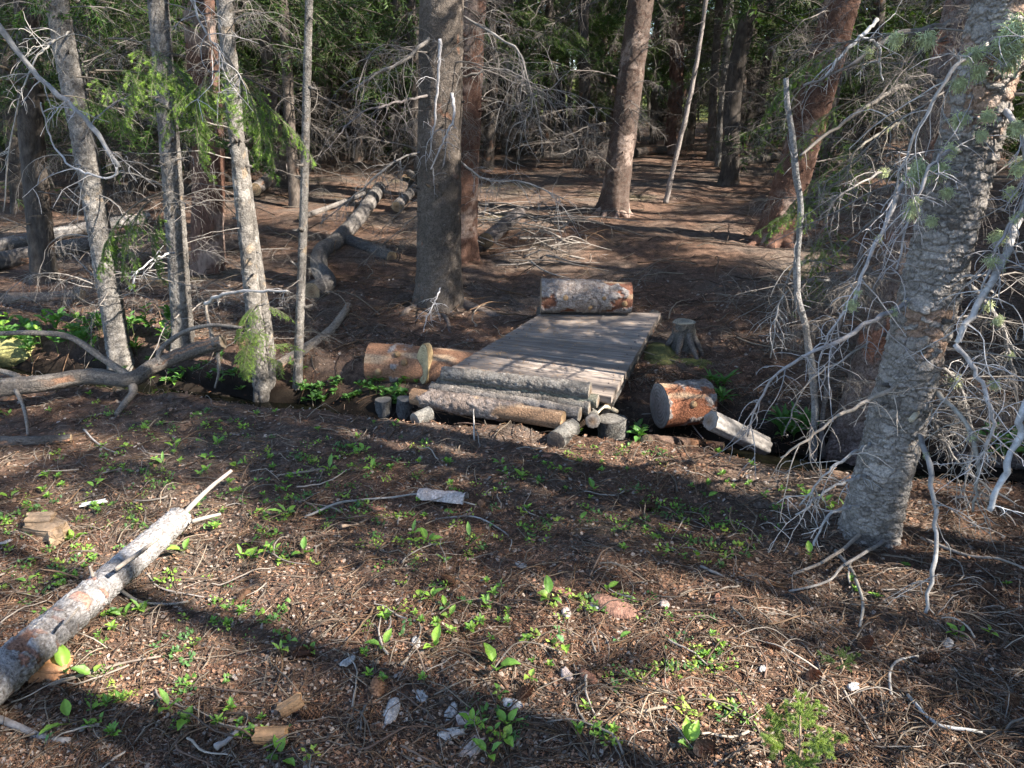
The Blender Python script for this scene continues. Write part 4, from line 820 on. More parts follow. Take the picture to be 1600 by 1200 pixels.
# ---- pole logs forming the ramp in front of the deck
def L3(px, py, z):   # point on the pixel ray at height z
    d = ray(px, py); t = (z - CAMZ) / d[2]; return np.array([0, 0, CAMZ]) + d * t
ramp = [
 ("front_log", "flaky brown front log of the ramp before the footbridge, cut end right", (645, 619, .05), (880, 657, .05), .050, .052, dict(colA=(.27, .22, .185), colB=(.13, .095, .075), bare=.50, bareC=(.20, .12, .07))),
 ("second", "grey ramp log lying second from the front, just behind the brown one", (674, 606, .065), (906, 647, .055), .030, .034, dict(colA=(.24, .215, .19), colB=(.08, .068, .058), pC=0)),
 ("third", "knobbly dark grey ramp log, third from the front", (684, 599, .085), (922, 637, .07), .030, .036, dict(colA=(.16, .145, .125), colB=(.055, .048, .04), pC=0)),
 ("fourth", "mossy grey ramp log, fourth from the front", (690, 592, .11), (934, 627, .10), .028, .032, dict(colA=(.17, .165, .125), colB=(.065, .06, .045), pC=0)),
 ("fifth", "lichened grey ramp log resting against the front deck board", (692, 583, .15), (922, 611, .15), .034, .040, dict(colA=(.19, .175, .155), colB=(.065, .058, .052), pC=0)),
]
for i, (nm, lb, a, b_, r0, r1, pal) in enumerate(ramp):
    log_thing("pole_log", lb, "log", [L3(*a), L3(*b_)], r0, r1, 44, .010, 600 + i, group="pole logs of the ramp", cell=(.02, .03), amp=.006, capcol=(.30, .20, .11) if i == 0 else (.22, .2, .17), **pal)
# wood splinters below the deck corner
stick_thing("wood_splinter", "pale split root end poking out under the front right deck corner", "wood", [L3(930, 650, .0), L3(945, 636, .03), L3(965, 645, -.02)], .010, .012, (.5, .42, .3), 8, 3, wob=.01)
# supports / small cut pieces round the ramp
def stump(name, label, px, py, r, h, seed, tilt=(0, 0), pal=PAL_PALE, cap=(.20, .18, .155), lift=0, roots=0, group=None, flare=.15):
    g = G(px, py); g[2] = groundh(g[0], g[1]) + lift; root = empty(name, g, label, "stump" if 'stump' in name else "log", group)
    n = max(8, int(h / .008)); d = np.array([tilt[0], tilt[1], 1.0]); d /= np.linalg.norm(d)
    Pt = np.array([d * (-.05 + (h + .05) * k / (n - 1)) for k in range(n)])
    v, f, c, (Rr, N, B) = bark_tube(Pt, lambda s, th: r * (1 + flare * np.exp(-s / .06)) * (1 + .08 * np.sin(3 * th + seed)), 44, (.02, .03), .004, seed, **pal)
    ob("bark", mkmesh("stump_bark", v, [f], c, [M_bark]), parent=root)
    v, f, c = cutcap(Pt[-1], N[-1], B[-1], Rr[-1], d, seed, cap, tuple(x * .8 for x in cap)); ob("cut_top", mkmesh("cut_top", v, f, c, [M_cut]), parent=root)
    rg = np.random.default_rng(seed)
    for k in range(roots):
        a = -2.9 + k * 2.9 * 2 / roots + rg.uniform(-.2, .2); dd = np.array([math.cos(a), math.sin(a), 0]); L = rg.uniform(.05, .12)
        q = [dd * r * .7 + [0, 0, h * .6], dd * (r * 1.25) + [0, 0, h * .28], dd * (r * 1.35 + L * .5) + [0, 0, -.01], dd * (r * 1.4 + L) + [0, 0, -.09]]
        q = smooth_path(q, 16); v, f = tube(q, np.linspace(r * .36, .008, 16), 9); ob("root", mkmesh("root", v, f, np.array([.12, .10, .085]) * (.6 + .8 * fbm(v[:, 0] * 30, v[:, 1] * 30, v[:, 2] * 30, 3, k))[:, None], [M_bark]), parent=root)
    return root
GREYCUT = dict(colA=(.19, .18, .16), colB=(.075, .07, .062), pC=0)
stump("cut_stump", "leftmost small grey cut stump before the ramp", 600, 641, .045, .07, 701, pal=GREYCUT)
stump("cut_stump", "small grey cut stump beside the left end of the front ramp log", 632, 640, .045, .08, 702, (.1, 0), pal=GREYCUT)
stump("cut_stump", "grey splintered stump right of the ramp beside a leafy plant", 956, 682, .078, .085, 704, (-.06, .05), pal=GREYCUT, cap=(.22, .205, .185))
stump("root_stump", "old sawn stump with exposed roots at the right of the deck", 1066, 545, .072, .175, 705, (-.03, .0), pal=dict(colA=(.15, .135, .115), colB=(.06, .054, .046)), cap=(.24, .23, .19), roots=7, flare=.25)
land('the rooted stump', G(1066, 545)); land('the splintered grey stump', G(956, 682)); land('the leftmost cut stump', G(600, 641))
log_thing("short_log", "short round supporting log under the left end of the ramp", "log", [L3(648, 657, .0), L3(672, 646, .01)], .038, .036, 36, .01, 711, cell=(.02, .02), amp=.003, capcol=(.2, .18, .16), **GREYCUT)
log_thing("short_log", "short dark log end jutting towards the viewer under the front ramp log", "log", [L3(868, 690, .02), L3(893, 668, .0)], .045, .045, 36, .01, 712, cell=(.02, .02), amp=.004, capcol=(.09, .07, .055), heart=(.06, .045, .035), **GREYCUT)
log_thing("short_log", "small grey log end beside the splintered stump", "log", [L3(926, 658, .01), L3(922, 642, .0)], .036, .036, 36, .01, 713, cell=(.02, .02), amp=.004, capcol=(.17, .16, .15), **GREYCUT)
# ---- big logs
ORW = dict(colA=(.31, .28, .26), colB=(.15, .12, .10), crack=(.11, .06, .04), pC=0)
L1a, L1b = L3(578, 566, .0), L3(800, 580, -.02)
log_thing("sawn_log", "thick peeled orange brown log with a notch, left of the bridge deck", "log", [L1a, L1b], .128, .115, 110, .010, 720, ends=(1, 1), knots=4, knotdir=[(.10, .1, -1, -.1), (.28, -.1, -1, .5), (.42, 0, -1, -.35), (.22, 0, -.7, .8)], cell=(.03, .02), amp=.0035, bare=.63, bareC=(.23, .12, .07), capcol=(.42, .34, .2), heart=(.3, .2, .1), **ORW)
land('the thick peeled log', L1a)
# pale sawn slab face standing out of it
d = (L1b - L1a) / np.linalg.norm(L1b - L1a); cN = L3(660, 566, .0); nrm = np.array([-.55, -.83, .1]); nrm /= np.linalg.norm(nrm)
up = np.array([0, 0, 1.]) - nrm * nrm[2]; up /= np.linalg.norm(up); sd = np.cross(up, nrm)
th = np.arange(56) * 2 * math.pi / 56; ra = .118 * (1 + .05 * np.sin(3 * th) + .05 * (vn(th * 4, 0, 0, 5) - .5)); q0 = cN - ray(660, 566) * .165 + np.array([0, 0, -.012])
v, f, c = cutcap(np.zeros(3), up, sd * .38, ra * 1.08, nrm, 5, (.46, .36, .20), (.38, .29, .16), 20, .011)
v2 = np.vstack([v[19 * 56:20 * 56], v[19 * 56:20 * 56] - nrm * .05]); mb = MB(); mb.add(v, f, c); mb.add(v2, gridfaces(2, 56), (.35, .25, .13))
o = ob("log_offcut", mb.mesh("log_offcut", [M_cut]), q0); tag(o, "pale yellow oval sawn face leaning against the thick peeled log", "wood slab")
log_thing("sawn_log", "grey flaky barked log with two knots lying across the rear of the bridge", "log", [L3(845, 462, .27), L3(985, 464, .26)], .118, .112, 120, .009, 721, knots=4, knotdir=[(.26, -.05, -1, .15), (.68, 0, -1, .15), (.54, 0, -1, -.45), (.9, 0, -1, -.2)], cell=(.028, .026), amp=.007, bare=.44, bareC=(.15, .065, .04), capcol=(.3, .22, .15), **ORW)
land('the flaky log behind the deck', L3(915, 470, .2))
log_thing("sawn_log", "short thick sawn round of red brown wood lying in the creek right of the bridge", "log", [L3(1030, 634, -.02), L3(1104, 627, -.02)], .135, .125, 120, .008, 722, knots=1, knotdir=[(.5, -.1, -1, .35)], cell=(.024, .024), amp=.004, bare=.55, bareC=(.20, .08, .042), capcol=(.24, .22, .20), heart=(.16, .14, .13), **ORW)
land('the short thick sawn round', L3(1060, 640, .0))
mb = MB(); a = L3(1108, 660, .04); b = L3(1192, 700, -.14); mbq = smooth_path([a, b], 30)
v, f, c, fr = bark_tube(mbq, lambda s, th: .062 * (1 - .5 * np.clip(np.sin(th - 1.6), 0, 1)) + .004 * np.sin(th * 9 + 1), 48, (.012, .2), .003, 730, colA=(.36, .33, .30), colB=(.17, .15, .13), crack=(.09, .08, .07))
rt = empty("half_log", mbq[15], "weathered grey half log sloping into the creek right of the sawn round", "log"); ob("weathered_wood", mkmesh("weathered_wood", v - mbq[15], [f], c, [M_wood]), parent=rt)
for i_, s_ in ((0, -1), (-1, 1)):
    T_ = (b - a) / np.linalg.norm(b - a); v, f, c = cutcap(mbq[i_], fr[1][i_], fr[2][i_], fr[0][i_], T_ * s_, 3, (.26, .23, .2)); ob("cut_end", mkmesh("cut_end", v - mbq[15], f, c, [M_cut]), parent=rt)
land('the sloping half log', (a + b) / 2)
# foreground left log
FGa, FGb = L3(282, 808, .06), L3(-60, 1108, .075)
fl = log_thing("fallen_log", "pale flaky barked fallen log in the lower left foreground", "log", [FGa, L3(165, 912, .07), FGb], .041, .058, 150, .006, 740, ends=(1, 0), cell=(.032, .014), amp=.0055, bare=.33, bareC=(.2, .1, .06), colA=(.36, .34, .325), colB=(.13, .118, .11), crack=(.06, .042, .035), colC=(.28, .12, .07), pC=.03, capcol=(.42, .33, .25))
fo = np.array(fl.location)
for pl, r in (([L3(290, 800, .08), L3(325, 765, .12), L3(362, 735, .16)], .011), ([L3(300, 815, .07), L3(325, 808, .08), L3(345, 803, .08)], .009), ([L3(180, 890, .16), L3(215, 865, .17), L3(247, 842, .15)], .008), ([L3(100, 975, .16), L3(112, 962, .18), L3(122, 950, .18)], .006), ([L3(145, 900, .12), L3(140, 885, .16)], .006)):
    q = smooth_path(pl, 14); v, f = tube(q, np.linspace(r, r * .6, 14), 10); ob("branch_stub", mkmesh("branch_stub", v - fo, f, np.array([.27, .23, .19]) * (.7 + .6 * fbm(v[:, 0] * 40, v[:, 1] * 40, v[:, 2] * 40, 2, 3))[:, None], [M_twig]), parent=fl)
land('the foreground fallen log', L3(160, 920, .05)); land('the broken end of the foreground log', L3(290, 800, .05)); land('the near end of the foreground log', L3(20, 1060, .05))
# forked fallen log on the left bank
fk = log_thing("fallen_log", "long grey fallen log with crooked limbs lying along the left creek bank", "log", [L3(-80, 612, .09), L3(60, 600, .09), L3(140, 588, .10), L3(205, 592, .11), L3(240, 572, .14), L3(300, 548, .2), L3(348, 534, .26)], .046, .036, 64, .012, 750, ends=(0, 1), cell=(.014, .3), amp=.004, colA=(.22, .185, .15), colB=(.05, .042, .036), crack=(.07, .055, .045), capcol=(.30, .24, .17))
fo = np.array(fk.location)
for pl, r in (([L3(205, 590, .12), L3(160, 560, .22), L3(110, 527, .34), L3(50, 520, .38), L3(-20, 522, .38)], .022), ([L3(205, 592, .1), L3(208, 612, .06), L3(195, 630, .03), L3(182, 648, 0)], .026), ([L3(340, 545, .2), L3(342, 580, .1), L3(336, 606, .0)], .012),
              ([L3(250, 570, .15), L3(250, 548, .22), L3(285, 520, .3), L3(330, 508, .36), L3(378, 512, .36)], .016), ([L3(335, 540, .25), L3(330, 520, .3), L3(322, 482, .42), L3(326, 470, .46)], .014), ([L3(40, 600, .1), L3(20, 585, .14), L3(-20, 575, .16)], .02), ([L3(25, 610, .1), L3(38, 640, .06), L3(44, 680, .0)], .012)):
    q = smooth_path(pl, 26); v, f = tube(q, np.linspace(r, r * .5, 26) * (1 + .2 * (vn(np.arange(26) * .7, r * 99, 0, 1) - .5)), 12); ob("limb", mkmesh("limb", v - fo, f, np.array([.17, .145, .12]) * (.5 + .9 * fbm(v[:, 0] * 18, v[:, 1] * 18, v[:, 2] * 18, 3, 3))[:, None], [M_bark]), parent=fk)
land('the limbed log on the left bank', L3(140, 600, 0)); land('the right end of the limbed log', L3(340, 560, 0))
GREYLOG = dict(colA=(.185, .165, .145), colB=(.075, .066, .06), crack=(.04, .033, .028), pC=0)
def glog(label, pix, r0, r1, seed, pal=GREYLOG, lift=.05, step=.02, na=48, **k):
    pts = []
    for px, py in pix: g = G(px, py + 4); g[2] = groundh(g[0], g[1]) + max(r0, r1) * .7 + (lift if not isinstance(lift, tuple) else 0); pts.append(g)
    return log_thing("fallen_log", label, "log", pts, r0, r1, na, step, seed, cell=(.018, .25), amp=.004, **pal, **k)
glog("twisted grey log lying downhill left of the large central trunk", [(594, 296), (560, 345), (525, 382), (503, 398), (500, 425), (512, 448), (488, 462)], .085, .07, 761, lift=-.01)
glog("short dark log beside the twisted grey log", [(545, 375), (612, 402)], .06, .055, 762, lift=-.02)
glog("curved pale branch log beside the creek behind the thin pole", [(435, 572), (480, 545), (515, 520), (538, 490), (545, 478)], .03, .022, 763, dict(colA=(.40, .33, .26), colB=(.2, .16, .12), crack=(.1, .08, .06)), lift=.0)
glog("long pale log lying in the shade at far left, upper of two", [(-40, 400), (90, 372), (235, 345)], .07, .06, 764, dict(colA=(.26, .24, .22), colB=(.1, .09, .08)), lift=.02)
glog("long dark log lying at far left, lower of two", [(-40, 425), (80, 398), (160, 385)], .09, .07, 765, dict(colA=(.17, .15, .13), colB=(.07, .06, .055)), lift=.0)
glog("decayed low log behind the leftmost pale trunk", [(-30, 468), (60, 466), (130, 462)], .055, .045, 766, dict(colA=(.2, .15, .12), colB=(.08, .065, .05)), lift=-.02)
glog("dark fallen log across the forest floor behind the leaning trunk", [(850, 246), (940, 244), (1040, 236)], .09, .08, 767, dict(colA=(.15, .12, .1), colB=(.07, .06, .05)), lift=0)
glog("fallen log heap left of the large trunk in the shade", [(400, 305), (440, 275), (478, 262)], .08, .07, 768, dict(colA=(.22, .19, .17), colB=(.09, .08, .07)), lift=.05)
glog("thin pale fallen limb leading to the twisted log", [(470, 345), (520, 325), (580, 300)], .03, .02, 769, lift=.03)
glog("low grey log behind the large central trunk", [(620, 330), (655, 290), (640, 275)], .06, .05, 770, lift=.04)
glog("fallen log beyond the red trunk at right", [(1130, 262), (1220, 246), (1300, 238)], .08, .07, 771, dict(colA=(.2, .17, .14), colB=(.09, .08, .07)), lift=.02)
glog("dark weathered branch log at the left edge of the clearing", [(-40, 690), (40, 692), (112, 686)], .028, .022, 772, dict(colA=(.12, .11, .1), colB=(.05, .045, .04)), lift=-.005)
glog("low dark fallen log right of the big trunk near the far right edge", [(1480, 715), (1560, 722), (1640, 730)], .035, .03, 773, dict(colA=(.16, .12, .1), colB=(.07, .055, .05)), lift=-.01)
glog("brown half buried log in the shaded creek right of the half log", [(1010, 688), (1080, 694), (1130, 700)], .03, .03, 774, dict(colA=(.16, .1, .07), colB=(.07, .045, .035)), lift=-.015)

# roots of the central trunk
for pl, r in (([(705, 470), (735, 480), (770, 492), (812, 500)], .05), ([(670, 478), (640, 486), (615, 500)], .035), ([(690, 486), (700, 505), (706, 530)], .02)):
    q = []
    for k, (px, py) in enumerate(pl): g = G(px, py); g[2] = groundh(g[0], g[1]) + (.0 if k < len(pl) - 1 else -.05); q.append(g)
    q = smooth_path(q, 24); v, f = tube(q, np.linspace(r, r * .45, 24), 12); ob("root", mkmesh("root", v - bE, f, np.array([.12, .095, .08]) * (.6 + .8 * fbm(v[:, 0] * 20, v[:, 1] * 20, v[:, 2] * 20, 3, 1))[:, None], [M_bark]), parent=rE)
for key, ks in (('G', 5), ('H', 4)):
    rt, b_, _, _, r0 = MAIN[key]
    for k in range(ks):
        a = -2.8 + k * 2.6 / (ks - 1) * 1.0; L = r0 * R_(2.2, 3.2); q = []
        for u in (.6, 1.1, 1.8, L / r0): x, y = b_[0] + math.cos(a) * r0 * u, b_[1] + math.sin(a) * r0 * u; q.append([x, y, float(groundh(x, y)) + (r0 * .5 if u < 1 else (.2 * r0 if u < 1.5 else -.02 * u))])
        q = smooth_path(q, 14); v, f = tube(q, np.linspace(r0 * .38, r0 * .12, 14), 10); c = {'G': [.2, .14, .11], 'H': [.17, .09, .06], 'I': [.17, .155, .15]}[key]
        ob("root", mkmesh("root", v - b_, f, np.array(c) * (.6 + .8 * fbm(v[:, 0] * 25, v[:, 1] * 25, v[:, 2] * 25, 3, k))[:, None], [M_bark]), parent=rt)

# mossy boulder
def rock(name, label, c, s, seed, col=(.2, .19, .1)):
    n, k = 26, 36; ph = np.linspace(0, math.pi, n)[:, None]; th = (np.arange(k) * 2 * math.pi / k)[None]
    D = np.stack([np.sin(ph) * np.cos(th), np.sin(ph) * np.sin(th), np.cos(ph) + 0 * th], -1); q = .75 + .5 * fbm(D[..., 0] * 1.6 + 5, D[..., 1] * 1.6, D[..., 2] * 1.6, 3, seed)
    V = (D * q[..., None] * np.array(s)).reshape(-1, 3); C = np.array(col) * (.5 + fbm(V[:, 0] * 20, V[:, 1] * 20, V[:, 2] * 20, 3, seed))[:, None]
    return tag(ob(name, mkmesh(name, V, [gridfaces(n, k)], C, [M_moss]), c), label, "rock")
g = G(15, 560); rock("boulder", "mossy yellow green boulder at the left edge by the creek", g + [0, .1, .0], (.28, .2, .14), 3, (.26, .24, .09))
g = G(1082, 575); rock("mossy_mound", "low green mossy hump below the rooted stump", g + [0, .1, -.09], (.20, .14, .12), 4, (.10, .10, .03))
g = G(1010, 560); rock("mossy_mound", "mossy bank lump beside the right edge of the deck", g + [.1, .1, -.06], (.16, .22, .10), 6, (.10, .10, .035))

# ------------------------------------------------------------------ small things
def scatter(n, ylo, yhi, rg, spread=.78, pw=1.6):
    y = ylo + (yhi - ylo) * rg.random(n) ** pw; x = rg.uniform(-1, 1, n) * (y * spread + .4); return x, y
def pix_scatter(n, rg, y0=560, y1=1230, pw=1.0):
    """even over the picture below y0 -> ground points (so that density falls with distance as litter seen there)"""
    px = rg.uniform(-80, 1680, n); py = y0 + (y1 - y0) * rg.random(n) ** pw; out = []
    b = 600 - py; a = px - 800; d = np.stack([a, FOC * CP + b * SP, -FOC * SP + b * CP], -1); t = CAMZ / -d[:, 2]
    for _ in range(3): z = hgt(d[:, 0] * t, d[:, 1] * t); t = (z - CAMZ) / d[:, 2]
    return d[:, 0] * t, d[:, 1] * t
def in_creek(x, y): return hgt(x, y) < -.245
def normals(x, y):
    e = .02; return (groundh(x + e, y) - groundh(x - e, y)) / (2 * e), (groundh(x, y + e) - groundh(x, y - e)) / (2 * e)
TWC = np.array([[.21, .18, .15], [.15, .105, .075], [.11, .07, .05], [.28, .235, .19], [.18, .115, .07], [.09, .065, .05]])
TWD = TWC * np.array([.72, .68, .62])
def twig_batch(n, x, y, L, r, rg, m=6, k=3, lift=.006, cols=TWC, curve=1.3):
    az = rg.uniform(0, 6.28, n); p0 = np.stack([x, y, groundh(x, y) + lift + r], -1); d = np.stack([np.cos(az), np.sin(az), rg.normal(0, .12, n)], -1)
    cu = np.stack([-np.sin(az), np.cos(az), 0 * az], -1) * (rg.normal(0, curve, n))[:, None]
    pt = arcs(p0, d, L, m, cu, .16, rg); g = groundh(pt[..., 0], pt[..., 1]); up = np.maximum(0, np.sin(np.linspace(0, math.pi, m)))[None] * (rg.random(n) ** 3 * .25)[:, None] * L[:, None]
    pt[..., 2] = np.maximum(g + lift + r[:, None], g + lift * rg.uniform(.5, 2, (n, 1)) + up)
    rr = r[:, None] * np.linspace(1.15, .6, m)[None]; v, f = btubes(pt, rr, k); c = cols[rg.integers(0, len(cols), n)] * rg.uniform(.6, 1.2, (n, 1))
    return v, f, np.repeat(c, m * k, 0), pt
rgl = np.random.default_rng(41)
# needle litter
def needle_litter():
    n1 = 190000; x, y = pix_scatter(n1, rgl, 440, 1230, .85); k = ~in_creek(x, y) & (rgl.random(n1) < np.clip(.25 + 2.2 * (fbm(x * 1.6, y * 1.6, 0, 3, 88) - .36), .15, 1)); x, y = x[k], y[k]; n = len(x)
    big = vn(x * 1.3, y * 1.3, 0, 77); z = groundh(x, y) + (fbm(x * 45, y * 45, 0, 2, 25) - .5) * .014 + rgl.uniform(.001, .009, n)
    az = rgl.uniform(0, 6.28, n); L = rgl.uniform(.008, .022, n) * (1 + .35 * np.maximum(y - 2, 0)); w = rgl.uniform(.0008, .0016, n) * (1 + .4 * np.maximum(y - 2, 0))
    d = np.stack([np.cos(az), np.sin(az), rgl.normal(0, .35, n)], -1); s = np.cross(d, rgl.normal(0, .5, (n, 3)) + [0, 0, 1.]); s /= np.linalg.norm(s, axis=1, keepdims=True)
    p = np.stack([x, y, z], -1); a = d * (L / 2)[:, None]; b = s * (w / 2)[:, None]
    V = np.stack([p - a - b, p + a - b, p + a + b, p - a + b], 1).reshape(-1, 3); i = np.arange(n) * 4
    cs = np.array([[.25, .13, .072], [.18, .092, .055], [.33, .215, .14], [.12, .066, .044], [.32, .245, .185], [.085, .052, .038]])
    c = cs[rgl.integers(0, 6, n)] * np.array([.96, .86, .80]) * rgl.uniform(.65, 1.2, (n, 1))
    tag(ob("needle_litter", mkmesh("needle_litter", V, [np.stack([i, i + 1, i + 2, i + 3], -1)], np.repeat(c, 4, 0), [M_litter], False)), kind="stuff")
needle_litter()
def litter(name, n, y0, pw, Lr, rr, m, seedcol=TWC, dens=None, curve=1.3):
    x, y = pix_scatter(n, rgl, y0, 1230, pw); k = ~in_creek(x, y)
    if dens is not None: k &= rgl.random(n) < dens(x, y)
    x, y = x[k], y[k]; n = len(x); sc = 1 + .15 * np.maximum(y - 2, 0)
    v, f, c, _ = twig_batch(n, x, y, rgl.uniform(*Lr, n) * sc, rgl.uniform(*rr, n) * sc, rgl, m, cols=seedcol, curve=curve)
    tag(ob(name, mkmesh(name, v, [f], c, [M_litter])), kind="stuff")
twd = lambda x, y: np.clip(.12 + 2.6 * (fbm(x * 1.4 + 3, y * 1.4, 0, 3, 55) - .45) + .5 * (x > 1.0) * (y < 3) + .35 * (x < -.6), .12, 1)
litter("twig_litter", 16000, 620, .8, (.02, .07), (.0007, .0015), 4, seedcol=TWD, dens=twd, curve=1.3)
litter("fine_twig_litter", 6500, 290, .9, (.05, .20), (.0012, .0026), 5, seedcol=TWD, curve=1.1)
# bark crumbs: little curved quads
litter("right_twig_heap", 4200, 700, 1.0, (.07, .22), (.0010, .0021), 7, dens=lambda x, y: np.clip(1.3 * np.exp(-((x - 1.55) / .9) ** 2 - ((y - 2.0) / .75) ** 2) + .3 * np.exp(-((x + 1.5) / .7) ** 2 - ((y - 2.9) / .5) ** 2), 0, 1), curve=1.5)
x, y = pix_scatter(42000, rgl, 430, 1230, .9); k = ~in_creek(x, y); x, y = x[k], y[k]; n = len(x); p = np.stack([x, y, groundh(x, y) + .008], -1)
az = rgl.uniform(0, 6.28, n); A_ = np.stack([np.cos(az), np.sin(az), rgl.normal(0, .3, n)], -1); B_ = np.stack([-np.sin(az), np.cos(az), rgl.normal(0, .3, n)], -1); s = (.002 + .008 * rgl.random((n, 1)) ** 2.2) * (1 + .25 * np.maximum(y - 2, 0))[:, None]
V = np.stack([p - A_ * s, p - B_ * s * .6 + [0, 0, .002], p + A_ * s * .9, p + A_ * s * .2 + B_ * s * .7, p - A_ * s * .6 + B_ * s * .6], 1).reshape(-1, 3); i = np.arange(n)[:, None] * 5 + np.arange(5)
cs = np.array([[.22, .18, .15], [.2, .11, .07], [.12, .075, .05], [.30, .24, .19], [.26, .15, .09]]); c = cs[rgl.integers(0, 5, n)] * rgl.uniform(.6, 1.2, (n, 1))
tag(ob("bark_litter", mkmesh("bark_litter", V, [i], np.repeat(c, 5, 0), [M_litter], False)), kind="stuff")
# litter on the deck
n = 900; u, t = rgl.random(n), rgl.random(n) ** .9; q = (FL[None] + (RL - FL)[None] * t[:, None]) * (1 - u[:, None]) + (FR[None] + (RR - FR)[None] * t[:, None]) * u[:, None]
keep = rgl.random(n) < np.clip(1.6 - 2.2 * u, .15, 1); q = q[keep]; n = len(q); az = rgl.uniform(0, 6.28, n); L = rgl.uniform(.008, .03, n); d = np.stack([np.cos(az), np.sin(az), 0 * az], -1) * L[:, None]; s = np.stack([-np.sin(az), np.cos(az), 0 * az], -1) * .0012
q[:, 2] += .007; V = np.stack([q - d - s, q + d - s, q + d + s, q - d + s], 1).reshape(-1, 3); i = np.arange(n)[:, None] * 4 + np.arange(4)
tag(ob("deck_needle_litter", mkmesh("deck_needle_litter", V, [i], np.repeat(np.array([.33, .2, .1]) * rgl.uniform(.5, 1.4, (n, 1)), 4, 0), [M_litter], False)), kind="stuff")

# landmarks for small things
wc = G(75, 838)
land('the pale rotten wood chunk', wc); land('the spruce seedling', G(1235, 1190)); land('the reddish bark slab', G(965, 958)); land('the curled bark piece', G(690, 778)); land('the white grey bark flakes', G(720, 1130))
land('the bare dirt patch', G(1050, 1040)); land('the lower right corner', G(1540, 1120)); land('the sunlit patch before the ramp', G(650, 720)); land('the dark branch at the left edge', G(60, 690)); land('the pale curved stick at lower right', G(1480, 1130))
land('the twig pile below the right trunk', G(1330, 930)); land('the arched stick', G(620, 790)); land('the lower left corner', G(90, 1160)); land('the sunlit centre foreground', G(620, 900)); land('the cracked wood block', G(430, 1165)); land('the middle of the clearing', G(850, 860)); land('the right edge twigs', G(1560, 900)); land('the bright patch below the right trunk', G(1160, 800))

land('the mossy boulder', G(15, 560)); land('the fork of the limbed log', G(205, 596)); land('the creek behind the limbed log', G(120, 530)); land('the creek by the pale slab', G(610, 612)); land('the creek beside the bare pole', G(500, 610)); land('the creek under the limbed log', G(260, 585)); land('the foot of the sunlit trunk', G(240, 555)); land('the creek at the right edge', G(1570, 715)); land('the left part of the creek', G(380, 590)); land('the far left creek bank', G(60, 545))
# individual sticks, hand placed
def gstick(label, pix, r0, r1, col, seed, lift=.01, name="stick", arch=None):
    pts = []
    for i, (px, py) in enumerate(pix): g = G(px, py); g[2] = groundh(g[0], g[1]) + r0 + lift + (arch[i] if arch else 0); pts.append(g)
    return stick_thing(name, label, "stick", pts, r0 * .9, r1 * .8, tuple(.72 * q for q in col), 9, seed, wob=.014)
gstick("long arched pale stick crossing the middle of the clearing", [(478, 812), (540, 795), (600, 785), (680, 783), (738, 798)], .006, .004, (.36, .33, .29), 801)
gstick("curved pale stick hooking down right of the curled bark", [(680, 812), (740, 810), (780, 825), (800, 850), (796, 870)], .004, .003, (.36, .32, .28), 802)
gstick("curved stick lying right of the foreground log", [(195, 930), (220, 945), (260, 950), (298, 943)], .006, .004, (.33, .29, .24), 803)
gstick("thin straight pale stick lying right of the foreground log", [(225, 900), (270, 930), (330, 940), (378, 940)], .004, .003, (.36, .32, .28), 804)
gstick("broken reddish ended stick lying below the arched stick", [(535, 838), (560, 825), (582, 813)], .007, .006, (.36, .26, .18), 805)
gstick("pale smooth curved stick near the lower right corner", [(1415, 1095), (1440, 1120), (1470, 1142), (1525, 1155)], .006, .005, (.45, .44, .42), 806)
gstick("thick pale stick lying above the spruce seedling", [(935, 1135), (960, 1124), (1000, 1122), (1045, 1125)], .006, .004, (.4, .32, .24), 807)
gstick("pale hooked stick in the right twig tangle", [(1388, 1090), (1385, 1060), (1400, 1040), (1440, 1030)], .005, .004, (.4, .37, .33), 808)
gstick("long grey stick lying from the right trunk base to the left", [(1395, 845), (1340, 890), (1280, 925), (1225, 935)], .008, .005, (.32, .29, .26), 809, .03)
gstick("grey stick ending near the right trunk foot", [(1310, 870), (1335, 930), (1345, 960), (1337, 1000)], .008, .005, (.27, .25, .22), 810, .02)
gstick("pale branch leaning from the ground at the right trunk foot", [(1350, 838), (1320, 870), (1295, 885), (1240, 910)], .009, .006, (.38, .32, .26), 811, .03)
gstick("straight stick running to the lower right edge", [(1440, 850), (1500, 870), (1560, 890), (1610, 905)], .008, .005, (.3, .26, .22), 812)
gstick("thin stick lying on the left clearing floor", [(135, 680), (160, 700), (185, 712)], .005, .004, (.35, .31, .27), 813)
gstick("short thick stick leaning on the twigs at centre left", [(430, 745), (470, 742), (510, 744)], .007, .005, (.33, .26, .2), 814)
gstick("short stick segment before the sunlit patch", [(1090, 895), (1120, 905), (1150, 915)], .006, .005, (.3, .26, .22), 815)
gstick("long stick rising diagonally in the lower left foreground", [(90, 1085), (180, 1050), (260, 1035)], .006, .004, (.28, .22, .17), 816)
gstick("thick grey stick lying at the bottom left edge", [(-20, 1130), (40, 1150), (110, 1165)], .012, .009, (.3, .27, .25), 817)
gstick("forked pale stick near the bottom at centre left", [(340, 1190), (370, 1165), (385, 1155)], .010, .006, (.36, .32, .29), 818)
gstick("small upright broken stick before the ramp", [(743, 690), (743, 688), (744, 672)], .006, .003, (.38, .34, .3), 819, 0, arch=[-.03, .02, .1])
gstick("bent thin stick standing at the creek beside the sawn round", [(1100, 690), (1060, 660), (1000, 655)], .004, .003, (.34, .31, .28), 820, .01, arch=[0, .03, .03])
